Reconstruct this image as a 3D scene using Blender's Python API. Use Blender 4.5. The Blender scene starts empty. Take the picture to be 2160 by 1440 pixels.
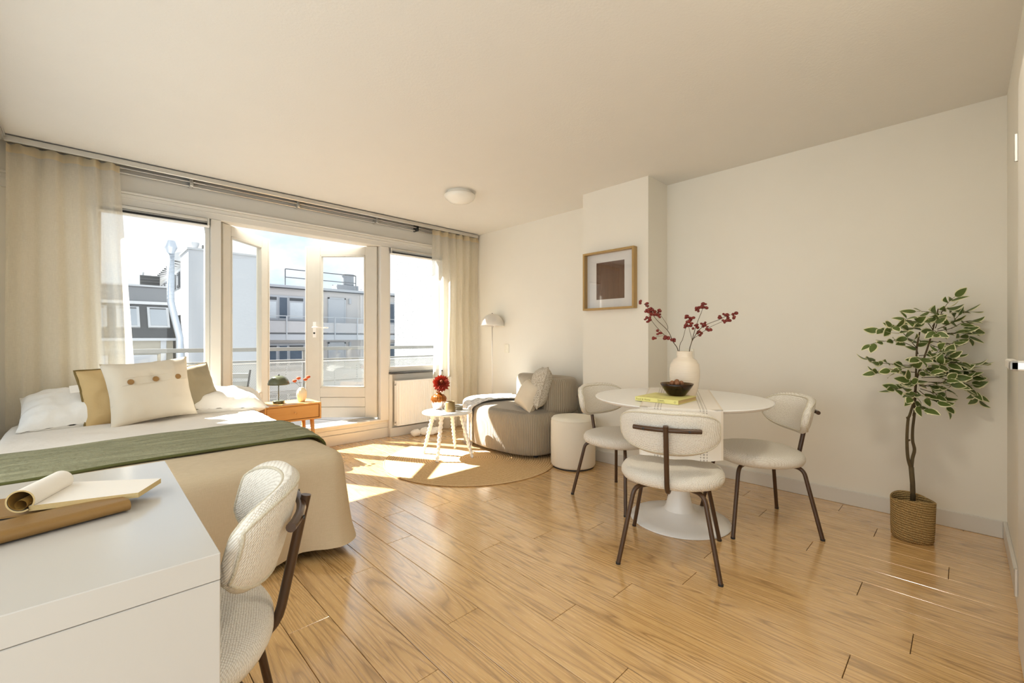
import bpy, bmesh, math, random
from mathutils import Vector, Matrix, noise as mnoise

SC = bpy.context.scene
COL = SC.collection
R = math.radians
PI = math.pi

# ------------------------------------------------------------------ camera, world, sun, fill lamps, exposure
cam_d = bpy.data.cameras.new('camera')
cam_d.sensor_width = 36.0
cam_d.lens = 36.0 * 919.0 / 2160.0
cam_d.shift_y = -5.8 / 2160.0
cam_d.clip_start = 0.02
cam_d.clip_end = 300
cam = bpy.data.objects.new('camera', cam_d)
COL.objects.link(cam)
cam.location = (0, 0, 1.15)
cam.rotation_euler = (R(90), 0, R(-43.99))
SC.camera = cam

world = bpy.data.worlds.new('sky')
SC.world = world
world.use_nodes = True
wn = world.node_tree
wn.nodes.clear()
w_out = wn.nodes.new('ShaderNodeOutputWorld')
w_bg = wn.nodes.new('ShaderNodeBackground')
w_tc = wn.nodes.new('ShaderNodeTexCoord')
w_map = wn.nodes.new('ShaderNodeMapping')
w_map.inputs['Scale'].default_value = (1.0, 1.0, 1.7)
w_map.inputs['Location'].default_value = (0.35, 0.1, 0.4)
w_no = wn.nodes.new('ShaderNodeTexNoise')
w_no.inputs['Scale'].default_value = 4.2
w_no.inputs['Detail'].default_value = 7
w_no.inputs['Roughness'].default_value = 0.55
w_cr = wn.nodes.new('ShaderNodeValToRGB')
w_cr.color_ramp.elements[0].position = 0.38
w_cr.color_ramp.elements[0].color = (0.58, 0.76, 0.98, 1)
w_cr.color_ramp.elements[1].position = 0.56
w_cr.color_ramp.elements[1].color = (0.97, 0.98, 1.0, 1)
wn.links.new(w_tc.outputs['Generated'], w_map.inputs['Vector'])
wn.links.new(w_map.outputs['Vector'], w_no.inputs['Vector'])
wn.links.new(w_no.outputs['Fac'], w_cr.inputs['Fac'])
wn.links.new(w_cr.outputs['Color'], w_bg.inputs['Color'])
w_bg.inputs['Strength'].default_value = 0.93
wn.links.new(w_bg.outputs['Background'], w_out.inputs['Surface'])

sun_d = bpy.data.lights.new('sun', 'SUN')
sun_d.energy = 24.0
sun_d.angle = R(0.6)
sun_d.color = (1.0, 0.965, 0.92)
sun = bpy.data.objects.new('sun', sun_d)
COL.objects.link(sun)
SUN_EL = R(47.0)
sun_dir = Vector((0.485 * math.cos(SUN_EL), -0.875 * math.cos(SUN_EL), -math.sin(SUN_EL)))
sun.rotation_euler = sun_dir.to_track_quat('-Z', 'Y').to_euler()
sun.location = (-5, 14, 14)

# fill lamp added at the side window in the left wall (outside the picture, behind the second curtain rail)
dl_d = bpy.data.lights.new('side_fill', 'AREA')
dl_d.shape = 'RECTANGLE'
dl_d.size = 4.6
dl_d.size_y = 1.75
dl_d.energy = 42
dl_d.color = (1.0, 0.96, 0.89)
dl = bpy.data.objects.new('side_fill', dl_d)
COL.objects.link(dl)
dl.location = (-0.72, 1.12, 1.08)
dl.rotation_euler = (R(90), 0, R(-90))

# weak fill lamp added behind the camera, outside the added rear window
bl_d = bpy.data.lights.new('rear_fill', 'AREA')
bl_d.shape = 'RECTANGLE'
bl_d.size = 1.4
bl_d.size_y = 1.4
bl_d.energy = 6
bl_d.color = (1.0, 0.98, 0.95)
bl = bpy.data.objects.new('rear_fill', bl_d)
COL.objects.link(bl)
bl.location = (0.40, -1.72, 1.45)
bl.rotation_euler = Vector((0, 1, 0)).to_track_quat('-Z', 'Y').to_euler()

SC.view_settings.view_transform = 'Standard'
SC.view_settings.look = 'None'
SC.view_settings.exposure = 0.42
SC.view_settings.gamma = 1.0
SC.view_settings.use_curve_mapping = False
SC.render.film_transparent = False
SC.cycles.use_denoising = True
SC.cycles.max_bounces = 10
SC.cycles.diffuse_bounces = 6
SC.cycles.glossy_bounces = 4
SC.cycles.transparent_max_bounces = 16
SC.cycles.transmission_bounces = 6
SC.cycles.caustics_reflective = False
SC.cycles.caustics_refractive = False
SC.cycles.sample_clamp_indirect = 6.0

# ------------------------------------------------------------------ materials
def L(r, g, b):
    f = lambda c: (c / 255.0) / 12.92 if c / 255.0 <= 0.04045 else ((c / 255.0 + 0.055) / 1.055) ** 2.4
    return (f(r), f(g), f(b), 1.0)

class NT:
    def __init__(self, name):
        self.m = bpy.data.materials.new(name)
        self.m.use_nodes = True
        self.t = self.m.node_tree
        self.t.nodes.clear()
        self.out = self.n('OutputMaterial')
    def n(self, kind, **kw):
        nd = self.t.nodes.new('ShaderNode' + kind)
        for k, v in kw.items():
            if k.startswith('_'):
                setattr(nd, k[1:], v)
            else:
                nd.inputs[k.replace('__', ' ')].default_value = v
        return nd
    def l(self, a, b):
        self.t.links.new(a, b)
    def math(self, op, a, b=None, c=None):
        nd = self.n('Math', _operation=op)
        for i, v in enumerate((a, b, c)):
            if v is None:
                continue
            if hasattr(v, 'is_linked') or hasattr(v, 'links'):
                self.l(v, nd.inputs[i])
            else:
                nd.inputs[i].default_value = v
        return nd.outputs[0]
    def mix(self, fac, a, b):
        nd = self.n('MixRGB')
        for i, v in zip(('Fac', 'Color1', 'Color2'), (fac, a, b)):
            if hasattr(v, 'links'):
                self.l(v, nd.inputs[i])
            else:
                nd.inputs[i].default_value = v
        return nd.outputs['Color']
    def ramp(self, fac, *stops):
        nd = self.n('ValToRGB')
        els = nd.color_ramp.elements
        while len(els) < len(stops):
            els.new(0.5)
        for e, (p, c) in zip(els, stops):
            e.position = p
            e.color = c if len(c) == 4 else (*c, 1)
        self.l(fac, nd.inputs['Fac'])
        return nd.outputs['Color']
    def coord(self, kind='Object', scale=(1, 1, 1), rot=(0, 0, 0)):
        tc = self.n('TexCoord')
        mp = self.n('Mapping')
        mp.inputs['Scale'].default_value = scale
        mp.inputs['Rotation'].default_value = rot
        self.l(tc.outputs[kind], mp.inputs['Vector'])
        return mp.outputs['Vector']
    def noise(self, vec, scale=5, detail=3, rough=0.5, dist=0.0):
        nd = self.n('TexNoise', Scale=scale, Detail=detail, Roughness=rough, Distortion=dist)
        self.l(vec, nd.inputs['Vector'])
        return nd.outputs['Fac']
    def bsdf(self, col, rough=0.5, metal=0.0, spec=0.5, **kw):
        b = self.n('BsdfPrincipled')
        for i, v in (('Base Color', col), ('Roughness', rough), ('Metallic', metal), ('Specular IOR Level', spec)):
            if hasattr(v, 'links'):
                self.l(v, b.inputs[i])
            else:
                b.inputs[i].default_value = v
        for k, v in kw.items():
            b.inputs[k.replace('__', ' ')].default_value = v
        self.l(b.outputs[0], self.out.inputs['Surface'])
        self.b = b
        return b
    def bump(self, h, strength=0.3, dist=0.01):
        nd = self.n('Bump', Strength=strength, Distance=dist)
        self.l(h, nd.inputs['Height'])
        self.l(nd.outputs[0], self.b.inputs['Normal'])

def plain(name, col, rough=0.5, metal=0.0, spec=0.5, bump=None, var=0.04, vscale=6.0, **kw):
    """one colour with a slight procedural variation; bump = (scale, strength, distance)"""
    t = NT(name)
    v = t.coord('Object')
    nz = t.noise(v, vscale, 3)
    d = tuple(c * (1 - var) for c in col[:3]) + (1,)
    u = tuple(min(1, c * (1 + var)) for c in col[:3]) + (1,)
    t.bsdf(t.mix(nz, d, u), rough, metal, spec, **kw)
    if bump:
        t.bump(t.noise(v, bump[0], 4), bump[1], bump[2])
    return t.m

M = {}
M['wall'] = plain('wall_paint', (0.795, 0.765, 0.69, 1), 0.85, bump=(160, 0.12, 0.002), var=0.015)
M['ceiling'] = plain('ceiling_paint', (0.745, 0.725, 0.68, 1), 0.9, bump=(90, 0.35, 0.003), var=0.015)
M['trim'] = plain('trim_paint', (0.74, 0.71, 0.645, 1), 0.45, var=0.02)
M['white_trim'] = plain('white_gloss_paint', (0.68, 0.66, 0.615, 1), 0.35, var=0.02)
M['oldframe'] = plain('cream_frame_paint', (0.60, 0.575, 0.51, 1), 0.45, var=0.05, vscale=9, bump=(40, 0.1, 0.002))
M['darksill'] = plain('dark_sill_stone', (0.06, 0.06, 0.06, 1), 0.25)
M['alu'] = plain('aluminium', (0.62, 0.61, 0.58, 1), 0.35, 0.9)
M['steel'] = plain('brushed_steel', (0.66, 0.64, 0.60, 1), 0.5, 0.9)
M['black'] = plain('black_metal', (0.015, 0.014, 0.013, 1), 0.45)
M['white_metal'] = plain('white_lacquer', (0.84, 0.835, 0.82, 1), 0.3, var=0.015)
M['desk_white'] = plain('white_laminate', (0.56, 0.54, 0.505, 1), 0.18, var=0.015)
M['brown_metal'] = plain('brown_lacquered_steel', L(74, 52, 34), 0.32, 0.1)
M['rubber'] = plain('rubber', (0.02, 0.02, 0.02, 1), 0.7)
M['duvet'] = plain('duvet_cotton', (0.84, 0.80, 0.74, 1), 0.9, bump=(25, 0.25, 0.01), var=0.02)
M['white_cotton'] = plain('white_cotton', (0.84, 0.81, 0.75, 1), 0.9, bump=(14, 0.35, 0.015), var=0.02)
M['cushion_cream'] = plain('cream_linen', (0.68, 0.605, 0.485, 1), 0.95, bump=(9, 0.3, 0.012), var=0.04)
M['cushion_ochre'] = plain('ochre_velvet', L(198, 168, 116), 0.8, bump=(8, 0.5, 0.015), var=0.12)
M['cushion_sage'] = plain('sage_velvet', L(152, 140, 114), 0.8, bump=(8, 0.4, 0.015), var=0.12)
M['piping_olive'] = plain('olive_piping', L(120, 100, 55), 0.9, bump=(200, 0.6, 0.003))
M['button'] = plain('wooden_button', L(150, 112, 62), 0.5, var=0.3, vscale=160)
M['boucle_white'] = plain('white_velour', (0.82, 0.77, 0.66, 1), 0.95, bump=(120, 0.3, 0.003), var=0.03)
M['porcelain'] = plain('cream_ceramic', (0.80, 0.68, 0.54, 1), 0.25, var=0.04)
M['paper'] = plain('paper', (0.84, 0.80, 0.73, 1), 0.8, var=0.02)
M['page_edge'] = plain('page_edge', L(196, 172, 122), 0.9, var=0.1, vscale=300)
M['leather'] = plain('brown_leather', L(134, 100, 50), 0.42, bump=(220, 0.25, 0.002), var=0.12)
M['leather_in'] = plain('inner_cover', L(168, 134, 70), 0.6)
M['socket'] = plain('cream_plastic', (0.80, 0.77, 0.66, 1), 0.4)
M['socket_hole'] = plain('socket_hole', (0.22, 0.20, 0.15, 1), 0.6)
M['shade_lamp'] = plain('grey_white_lacquer', (0.72, 0.68, 0.62, 1), 0.35)
M['opal'] = plain('opal_glass', (0.82, 0.80, 0.74, 1), 0.3)
M['green_lacquer'] = plain('olive_green_lacquer', L(86, 88, 66), 0.22)
M['cream_ribbed'] = plain('cream_ribbed_ceramic', (0.83, 0.72, 0.50, 1), 0.45)
M['terracotta_flower'] = plain('orange_petals', L(192, 90, 48), 0.8, var=0.35, vscale=60, bump=(150, 0.8, 0.006))
M['stem'] = plain('stem_green', L(82, 80, 48), 0.7)
M['twig'] = plain('twig_bark', L(74, 58, 34), 0.8, var=0.2, vscale=60)
M['berry'] = plain('berry_red', L(118, 36, 27), 0.45, var=0.4, vscale=45)
M['trunk'] = plain('bark', L(88, 74, 48), 0.85, var=0.3, vscale=40, bump=(60, 0.7, 0.004))
M['soil'] = plain('soil', L(58, 44, 26), 0.95, bump=(60, 1.0, 0.01))
M['leaf'] = plain('leaf_green', L(88, 106, 46), 0.5, var=0.35, vscale=22)
M['leaf_edge'] = plain('leaf_cream_margin', L(226, 222, 184), 0.55)
M['mug'] = plain('olive_stoneware', L(128, 104, 60), 0.5)
M['tin'] = plain('grey_tin', L(150, 140, 118), 0.4, 0.3)
M['nut'] = plain('walnut_shell', L(132, 88, 56), 0.6, var=0.3, vscale=60, bump=(70, 0.8, 0.006))
M['book'] = plain('yellow_cover', L(226, 220, 142), 0.5, var=0.03)
M['ink'] = plain('olive_ink', L(150, 140, 66), 0.7)
M['ink_dark'] = plain('dark_ink', L(96, 90, 44), 0.7)
M['cord'] = plain('beige_cord', L(196, 184, 156), 0.6)
M['petal'] = plain('chrysanthemum_petals', L(176, 68, 46), 0.6, var=0.55, vscale=40)
M['petal_core'] = plain('chrysanthemum_core', L(120, 56, 20), 0.8, var=0.4, vscale=120)
M['matboard'] = plain('matboard', (0.84, 0.82, 0.80, 1), 0.8, var=0.01)
M['bed_base'] = plain('dark_bed_base', L(52, 46, 40), 0.8)
M['concrete'] = plain('balcony_concrete', (0.20, 0.195, 0.19, 1), 0.9, var=0.08)
M['mattress'] = plain('mattress_fabric', (0.78, 0.76, 0.72, 1), 0.9)

# exterior
M['ext_white'] = plain('white_render', (0.54, 0.555, 0.575, 1), 0.9, var=0.02, vscale=0.6)
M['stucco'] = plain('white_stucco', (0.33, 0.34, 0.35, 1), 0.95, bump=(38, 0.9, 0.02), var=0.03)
M['ext_beige'] = plain('beige_render', (0.64, 0.605, 0.575, 1), 0.9, var=0.04, vscale=0.6)
M['ext_grey'] = plain('grey_cladding', (0.17, 0.177, 0.19, 1), 0.8, var=0.04, vscale=0.6)
M['slate'] = plain('dark_slate', (0.038, 0.040, 0.043, 1), 0.8, var=0.15, vscale=1.5)
M['zinc'] = plain('zinc', (0.66, 0.70, 0.75, 1), 0.35, 0.75, var=0.1, vscale=3)
M['ext_yellow'] = plain('yellow_brick', (0.42, 0.38, 0.30, 1), 0.9, var=0.15, vscale=4)
M['ext_glass'] = plain('window_glass_far', (0.10, 0.13, 0.17, 1), 0.08, var=0.5, vscale=1.0)
M['ext_blind'] = plain('white_blind_far', (0.72, 0.76, 0.78, 1), 0.6, var=0.06)
M['roof_pane'] = plain('roof_window_pane', (0.34, 0.37, 0.40, 1), 0.3)
M['vent_grey'] = plain('vent_grey', (0.16, 0.17, 0.185, 1), 0.6)
M['ext_dark'] = plain('dark_vent', (0.10, 0.105, 0.11, 1), 0.6)
M['parapet'] = plain('gallery_panel', (0.56, 0.545, 0.54, 1), 0.7)
M['galv'] = plain('galvanised', (0.55, 0.56, 0.57, 1), 0.5, 0.4)
M['rail_paint'] = plain('rail_paint', (0.17, 0.175, 0.175, 1), 0.5)

def glass_mat(name, tint=(0.97, 0.985, 0.98, 1), k=1.0):
    t = NT(name)
    tr = t.n('BsdfTransparent', Color=tint)
    gl = t.n('BsdfGlossy', Roughness=0.0)
    lw = t.n('LayerWeight', Blend=0.5)
    mx = t.n('MixShader')
    f = t.math('MULTIPLY', t.math('ADD', t.math('MULTIPLY', t.math('POWER', lw.outputs['Facing'], 5.0), 0.9), 0.035), k)
    t.l(f, mx.inputs[0]); t.l(tr.outputs[0], mx.inputs[1]); t.l(gl.outputs[0], mx.inputs[2])
    t.l(mx.outputs[0], t.out.inputs['Surface'])
    return t.m
M['glass'] = glass_mat('window_glass')
M['frame_glass'] = glass_mat('picture_glass', (1, 1, 1, 1), 2.2)
M['clear_glass'] = glass_mat('clear_glass', (0.94, 0.95, 0.94, 1), 2.0)

def bowl_glass():
    t = NT('brown_glass')
    tr = t.n('BsdfTransparent', Color=(0.40, 0.29, 0.12, 1))
    gl = t.n('BsdfGlossy', Roughness=0.03)
    lw = t.n('LayerWeight', Blend=0.5)
    mx = t.n('MixShader')
    t.l(t.math('ADD', t.math('MULTIPLY', t.math('POWER', lw.outputs['Facing'], 4.0), 0.7), 0.04), mx.inputs[0]); t.l(tr.outputs[0], mx.inputs[1]); t.l(gl.outputs[0], mx.inputs[2])
    t.l(mx.outputs[0], t.out.inputs['Surface'])
    return t.m
M['bowl'] = bowl_glass()

def amber():
    t = NT('amber_silver_glaze')
    v = t.coord('Object')
    sx = t.n('SeparateXYZ'); t.l(v, sx.inputs[0])
    nz = t.noise(v, 30, 2)
    h = t.math('ADD', sx.outputs['Z'], t.math('MULTIPLY', nz, 0.05))
    c = t.ramp(t.math('MULTIPLY', h, 6.5), (0.60, L(214, 200, 190)), (0.72, L(150, 88, 32)))
    t.bsdf(c, 0.15, 0.55)
    return t.m
M['amber'] = amber()

def curtain_mat(name, col, transp=0.22, trans=0.5):
    t = NT(name)
    v = t.coord('Object')
    nz = t.noise(t.coord('Object', (40, 40, 700)), 1.0, 2)
    nz2 = t.noise(t.coord('Object', (700, 40, 30)), 1.0, 2)
    thr = t.math('ADD', t.math('MULTIPLY', nz, 0.5), t.math('MULTIPLY', nz2, 0.5))
    df = t.n('BsdfDiffuse', Color=col)
    tl = t.n('BsdfTranslucent', Color=col)
    tp = t.n('BsdfTransparent', Color=(1, 0.985, 0.95, 1))
    m1 = t.n('MixShader', Fac=trans)
    t.l(df.outputs[0], m1.inputs[1]); t.l(tl.outputs[0], m1.inputs[2])
    m2 = t.n('MixShader')
    t.l(t.math('MULTIPLY', t.math('ADD', t.math('MULTIPLY', thr, 0.35), 0.325), transp * 2.0), m2.inputs[0])
    t.l(m1.outputs[0], m2.inputs[1]); t.l(tp.outputs[0], m2.inputs[2])
    t.l(m2.outputs[0], t.out.inputs['Surface'])
    return t.m
M['sheer'] = curtain_mat('sheer_linen', (0.92, 0.885, 0.80, 1), 0.40, 0.6)
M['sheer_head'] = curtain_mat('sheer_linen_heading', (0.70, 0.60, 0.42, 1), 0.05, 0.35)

def floor_mat():
    t = NT('oak_plank')
    oi = t.n('ObjectInfo')
    tc = t.n('TexCoord')
    off = t.n('CombineXYZ')
    t.l(t.math('MULTIPLY', oi.outputs['Random'], 37.0), off.inputs['Z'])
    t.l(t.math('MULTIPLY', oi.outputs['Random'], 11.0), off.inputs['Y'])
    add = t.n('VectorMath', _operation='ADD')
    t.l(tc.outputs['Object'], add.inputs[0]); t.l(off.outputs[0], add.inputs[1])
    mp = t.n('Mapping'); mp.inputs['Scale'].default_value = (7.0, 0.42, 1.0)
    t.l(add.outputs[0], mp.inputs['Vector'])
    n1 = t.noise(mp.outputs[0], 1.0, 1.5, 0.4, 0.3)
    rings = t.math('PINGPONG', t.math('MULTIPLY', n1, 46.0), 1.0)
    mp2 = t.n('Mapping'); mp2.inputs['Scale'].default_value = (260.0, 9.0, 1.0)
    t.l(add.outputs[0], mp2.inputs['Vector'])
    pores = t.noise(mp2.outputs[0], 1.0, 2, 0.6)
    mp3 = t.n('Mapping'); mp3.inputs['Scale'].default_value = (30.0, 1.5, 1.0)
    t.l(add.outputs[0], mp3.inputs['Vector'])
    mid = t.noise(mp3.outputs[0], 1.0, 3, 0.55)
    g = t.math('MULTIPLY', rings, t.math('ADD', t.math('MULTIPLY', t.math('SUBTRACT', pores, 0.28), 2.2), 0.18))
    c = t.ramp(g, (0.0, (0.26, 0.140, 0.050, 1)), (0.14, (0.50, 0.295, 0.112, 1)), (0.42, (0.70, 0.445, 0.185, 1)))
    c2 = t.mix(t.math('MULTIPLY', mid, 0.55), c, (0.62, 0.375, 0.15, 1))
    tone = t.mix(t.math('MULTIPLY', oi.outputs['Random'], 0.35), c2, (0.74, 0.48, 0.215, 1))
    rough = t.math('ADD', t.math('MULTIPLY', pores, 0.12), 0.20)
    t.bsdf(tone, rough, 0.0, 0.75, Coat__Weight=1.0, Coat__Roughness=0.14, Coat__IOR=1.75)
    t.bump(g, 0.06, 0.002)
    return t.m
M['oak'] = floor_mat()
M['subfloor'] = plain('plank_joint', (0.09, 0.05, 0.02, 1), 0.9)

def wood(name, c1, c2, scale=(3, 40, 40), rough=0.4):
    t = NT(name)
    v = t.coord('Object', scale)
    n = t.noise(v, 1.0, 4, 0.6, 0.6)
    t.bsdf(t.mix(n, c1, c2), rough)
    return t.m
M['nightstand_wood'] = wood('honey_oak', L(205, 146, 78), L(224, 170, 104))
M['frame_wood'] = wood('frame_oak', L(158, 126, 72), L(186, 154, 98), (30, 30, 6))

def weave():
    t = NT('boucle_weave')
    v = t.coord('Object', (1, 1, 1))
    sx = t.n('SeparateXYZ'); t.l(v, sx.inputs[0])
    cb = t.n('CombineXYZ')
    t.l(t.math('SUBTRACT', sx.outputs['X'], t.math('MULTIPLY', sx.outputs['Y'], 0.35)), cb.inputs['X'])
    t.l(t.math('ADD', sx.outputs['Y'], sx.outputs['Z']), cb.inputs['Y'])
    vo = t.n('TexVoronoi', _voronoi_dimensions='2D', Scale=165.0, Randomness=0.22)
    t.l(cb.outputs[0], vo.inputs['Vector'])
    d = vo.outputs['Distance']
    c = t.ramp(d, (0.25, (0.89, 0.86, 0.79, 1)), (0.65, (0.64, 0.585, 0.50, 1)))
    t.bsdf(c, 0.95, 0, 0.2)
    t.bump(t.math('SUBTRACT', 1.0, d), 0.8, 0.004)
    return t.m
M['weave'] = weave()
M['weave_seam'] = plain('seam_cord', L(214, 206, 186), 0.95, bump=(260, 1.0, 0.004), var=0.2, vscale=150)

def corduroy():
    t = NT('corduroy')
    uv = t.n('TexCoord')
    sx = t.n('SeparateXYZ'); t.l(uv.outputs['UV'], sx.inputs[0])
    s = t.math('SINE', t.math('MULTIPLY', sx.outputs['X'], 2 * PI / 0.017))
    h = t.math('ADD', t.math('MULTIPLY', s, 0.5), 0.5)
    nz = t.noise(t.coord('Object'), 9, 3)
    c = t.mix(nz, (0.36, 0.30, 0.225, 1), (0.46, 0.40, 0.31, 1))
    c = t.mix(h, t.mix(1.0, c, (0.27, 0.22, 0.155, 1)), c)
    t.bsdf(c, 0.85, 0, 0.3, Sheen__Weight=0.3)
    t.bump(h, 0.55, 0.005)
    return t.m
M['corduroy'] = corduroy()

def jute():
    t = NT('jute_braid')
    v = t.coord('Object')
    ln = t.n('VectorMath', _operation='LENGTH'); t.l(v, ln.inputs[0])
    nz = t.noise(v, 60, 3)
    r = t.math('ADD', ln.outputs['Value'], t.math('MULTIPLY', nz, 0.016))
    s = t.math('SINE', t.math('MULTIPLY', r, 2 * PI / 0.022))
    h = t.math('ADD', t.math('MULTIPLY', s, 0.5), 0.5)
    h2 = t.math('MULTIPLY', h, t.math('ADD', t.noise(v, 170, 2), 0.4))
    big = t.noise(v, 5, 2)
    c = t.mix(h2, L(180, 146, 100), L(226, 198, 154))
    c = t.mix(t.math('MULTIPLY', big, 0.4), c, L(208, 174, 128))
    t.bsdf(c, 0.95, 0, 0.2)
    t.bump(h2, 0.6, 0.006)
    return t.m
M['jute'] = jute()

def seagrass():
    t = NT('seagrass_weave')
    v = t.coord('Object')
    sx = t.n('SeparateXYZ'); t.l(v, sx.inputs[0])
    at = t.math('ARCTAN2', sx.outputs['Y'], sx.outputs['X'])
    nz = t.noise(v, 40, 3)
    a = t.math('SINE', t.math('ADD', t.math('MULTIPLY', sx.outputs['Z'], 480), t.math('ADD', t.math('MULTIPLY', at, 6), t.math('MULTIPLY', nz, 5))))
    b = t.math('SINE', t.math('ADD', t.math('MULTIPLY', at, 95), t.math('MULTIPLY', sx.outputs['Z'], 130)))
    h = t.math('ADD', t.math('MULTIPLY', a, 0.3), t.math('ADD', t.math('MULTIPLY', b, 0.2), 0.5))
    c = t.mix(h, L(138, 108, 64), L(218, 186, 130))
    t.bsdf(c, 0.9, 0, 0.2)
    t.bump(h, 1.0, 0.008)
    return t.m
M['seagrass'] = seagrass()

def bed_linen():
    t = NT('tan_bedspread')
    a = t.noise(t.coord('Object', (500, 500, 30)), 1, 2)
    b = t.noise(t.coord('Object', (30, 30, 500)), 1, 2)
    w = t.math('ADD', t.math('MULTIPLY', a, 0.5), t.math('MULTIPLY', b, 0.5))
    t.bsdf(t.mix(w, (0.48, 0.39, 0.26, 1), (0.66, 0.55, 0.395, 1)), 0.95, 0, 0.2)
    t.bump(w, 0.25, 0.002)
    return t.m
M['bedspread'] = bed_linen()

def muslin():
    t = NT('green_muslin')
    a = t.noise(t.coord('Object', (3.0, 42, 10)), 1, 4, 0.6, 0.5)
    b = t.noise(t.coord('Object'), 45, 3)
    t.bsdf(t.mix(t.math('MULTIPLY', a, 1.0), L(104, 106, 82), L(180, 178, 148)), 0.95, 0, 0.2)
    t.bump(t.math('ADD', a, t.math('MULTIPLY', b, 0.3)), 1.0, 0.025)
    return t.m
M['muslin'] = muslin()
M['muslin_hem'] = plain('green_hem', L(84, 86, 44), 0.95, bump=(80, 0.4, 0.004), var=0.15)

def throw_mat():
    t = NT('mottled_throw')
    v = t.coord('Object')
    n = t.noise(v, 26, 4, 0.6)
    c = t.ramp(n, (0.40, (0.60, 0.60, 0.59, 1)), (0.56, (0.84, 0.82, 0.79, 1)))
    t.bsdf(c, 0.95, 0, 0.2)
    t.bump(t.noise(v, 110, 3), 0.7, 0.005)
    return t.m
M['throw'] = throw_mat()

def knit():
    t = NT('fluffy_knit')
    v = t.coord('Object')
    n = t.noise(v, 95, 3, 0.7)
    c = t.ramp(n, (0.36, (0.50, 0.43, 0.32, 1)), (0.56, (0.83, 0.78, 0.69, 1)))
    t.bsdf(c, 0.98, 0, 0.1)
    t.bump(n, 1.0, 0.018)
    return t.m
M['knit'] = knit()

def runner_mat():
    t = NT('striped_runner')
    uv = t.n('TexCoord')
    sx = t.n('SeparateXYZ'); t.l(uv.outputs['UV'], sx.inputs[0])
    u = sx.outputs['X']; w = sx.outputs['Y']
    tot = None
    for c0, hw in ((-0.128, 0.003), (-0.113, 0.005), (-0.098, 0.003), (0.098, 0.003), (0.113, 0.005), (0.128, 0.003)):
        m = t.math('LESS_THAN', t.math('ABSOLUTE', t.math('SUBTRACT', u, c0)), hw)
        tot = m if tot is None else t.math('ADD', tot, m)
    dash = t.math('GREATER_THAN', t.math('SINE', t.math('MULTIPLY', w, 420.0)), -0.35)
    f = t.math('MULTIPLY', t.math('MULTIPLY', tot, dash), 0.75)
    edge = t.math('GREATER_THAN', t.math('ABSOLUTE', u), 0.198)
    base = t.mix(edge, (0.80, 0.76, 0.70, 1), (0.75, 0.69, 0.60, 1))
    t.bsdf(t.mix(f, base, (0.34, 0.31, 0.27, 1)), 0.95, 0, 0.2)
    t.bump(t.noise(t.coord('Object'), 220, 2), 0.3, 0.002)
    return t.m
M['runner'] = runner_mat()

def ribbed_ceramic():
    t = NT('grooved_cream_ceramic')
    v = t.coord('Object')
    sx = t.n('SeparateXYZ'); t.l(v, sx.inputs[0])
    n = t.noise(t.coord('Object', (6, 6, 320)), 1, 2)
    nb = t.noise(v, 7, 2)
    h = t.math('MULTIPLY', n, t.math('GREATER_THAN', t.math('ADD', sx.outputs['Z'], t.math('MULTIPLY', nb, 0.1)), 0.10))
    t.bsdf((0.80, 0.70, 0.575, 1), 0.22)
    t.bump(h, 0.7, 0.004)
    return t.m
M['grooved'] = ribbed_ceramic()

def art():
    t = NT('brown_print')
    n = t.noise(t.coord('Object', (60, 60, 3)), 1, 3)
    t.bsdf(t.mix(n, L(84, 56, 40), L(124, 90, 68)), 0.8)
    return t.m
M['art'] = art()

def perforated():
    t = NT('perforated_sheet')
    tc = t.n('TexCoord')
    sx = t.n('SeparateXYZ'); t.l(tc.outputs['Object'], sx.inputs[0])
    a = 0.0185
    def lattice(o):
        fx = t.math('SUBTRACT', t.math('FRACT', t.math('ADD', t.math('DIVIDE', sx.outputs['X'], a), 100 + o)), 0.5)
        fz = t.math('MULTIPLY', t.math('SUBTRACT', t.math('FRACT', t.math('ADD', t.math('DIVIDE', sx.outputs['Z'], a * 1.732), 100 + o)), 0.5), 1.732)
        return t.math('SQRT', t.math('ADD', t.math('MULTIPLY', fx, fx), t.math('MULTIPLY', fz, fz)))
    d = t.math('MINIMUM', lattice(0.0), lattice(0.5))
    hole = t.math('LESS_THAN', d, 0.31)
    b = t.bsdf((0.36, 0.37, 0.37, 1), 0.5)
    tp = t.n('BsdfTransparent')
    mx = t.n('MixShader')
    t.l(hole, mx.inputs[0]); t.l(b.outputs[0], mx.inputs[1]); t.l(tp.outputs[0], mx.inputs[2])
    t.l(mx.outputs[0], t.out.inputs['Surface'])
    return t.m
M['perf'] = perforated()

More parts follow.
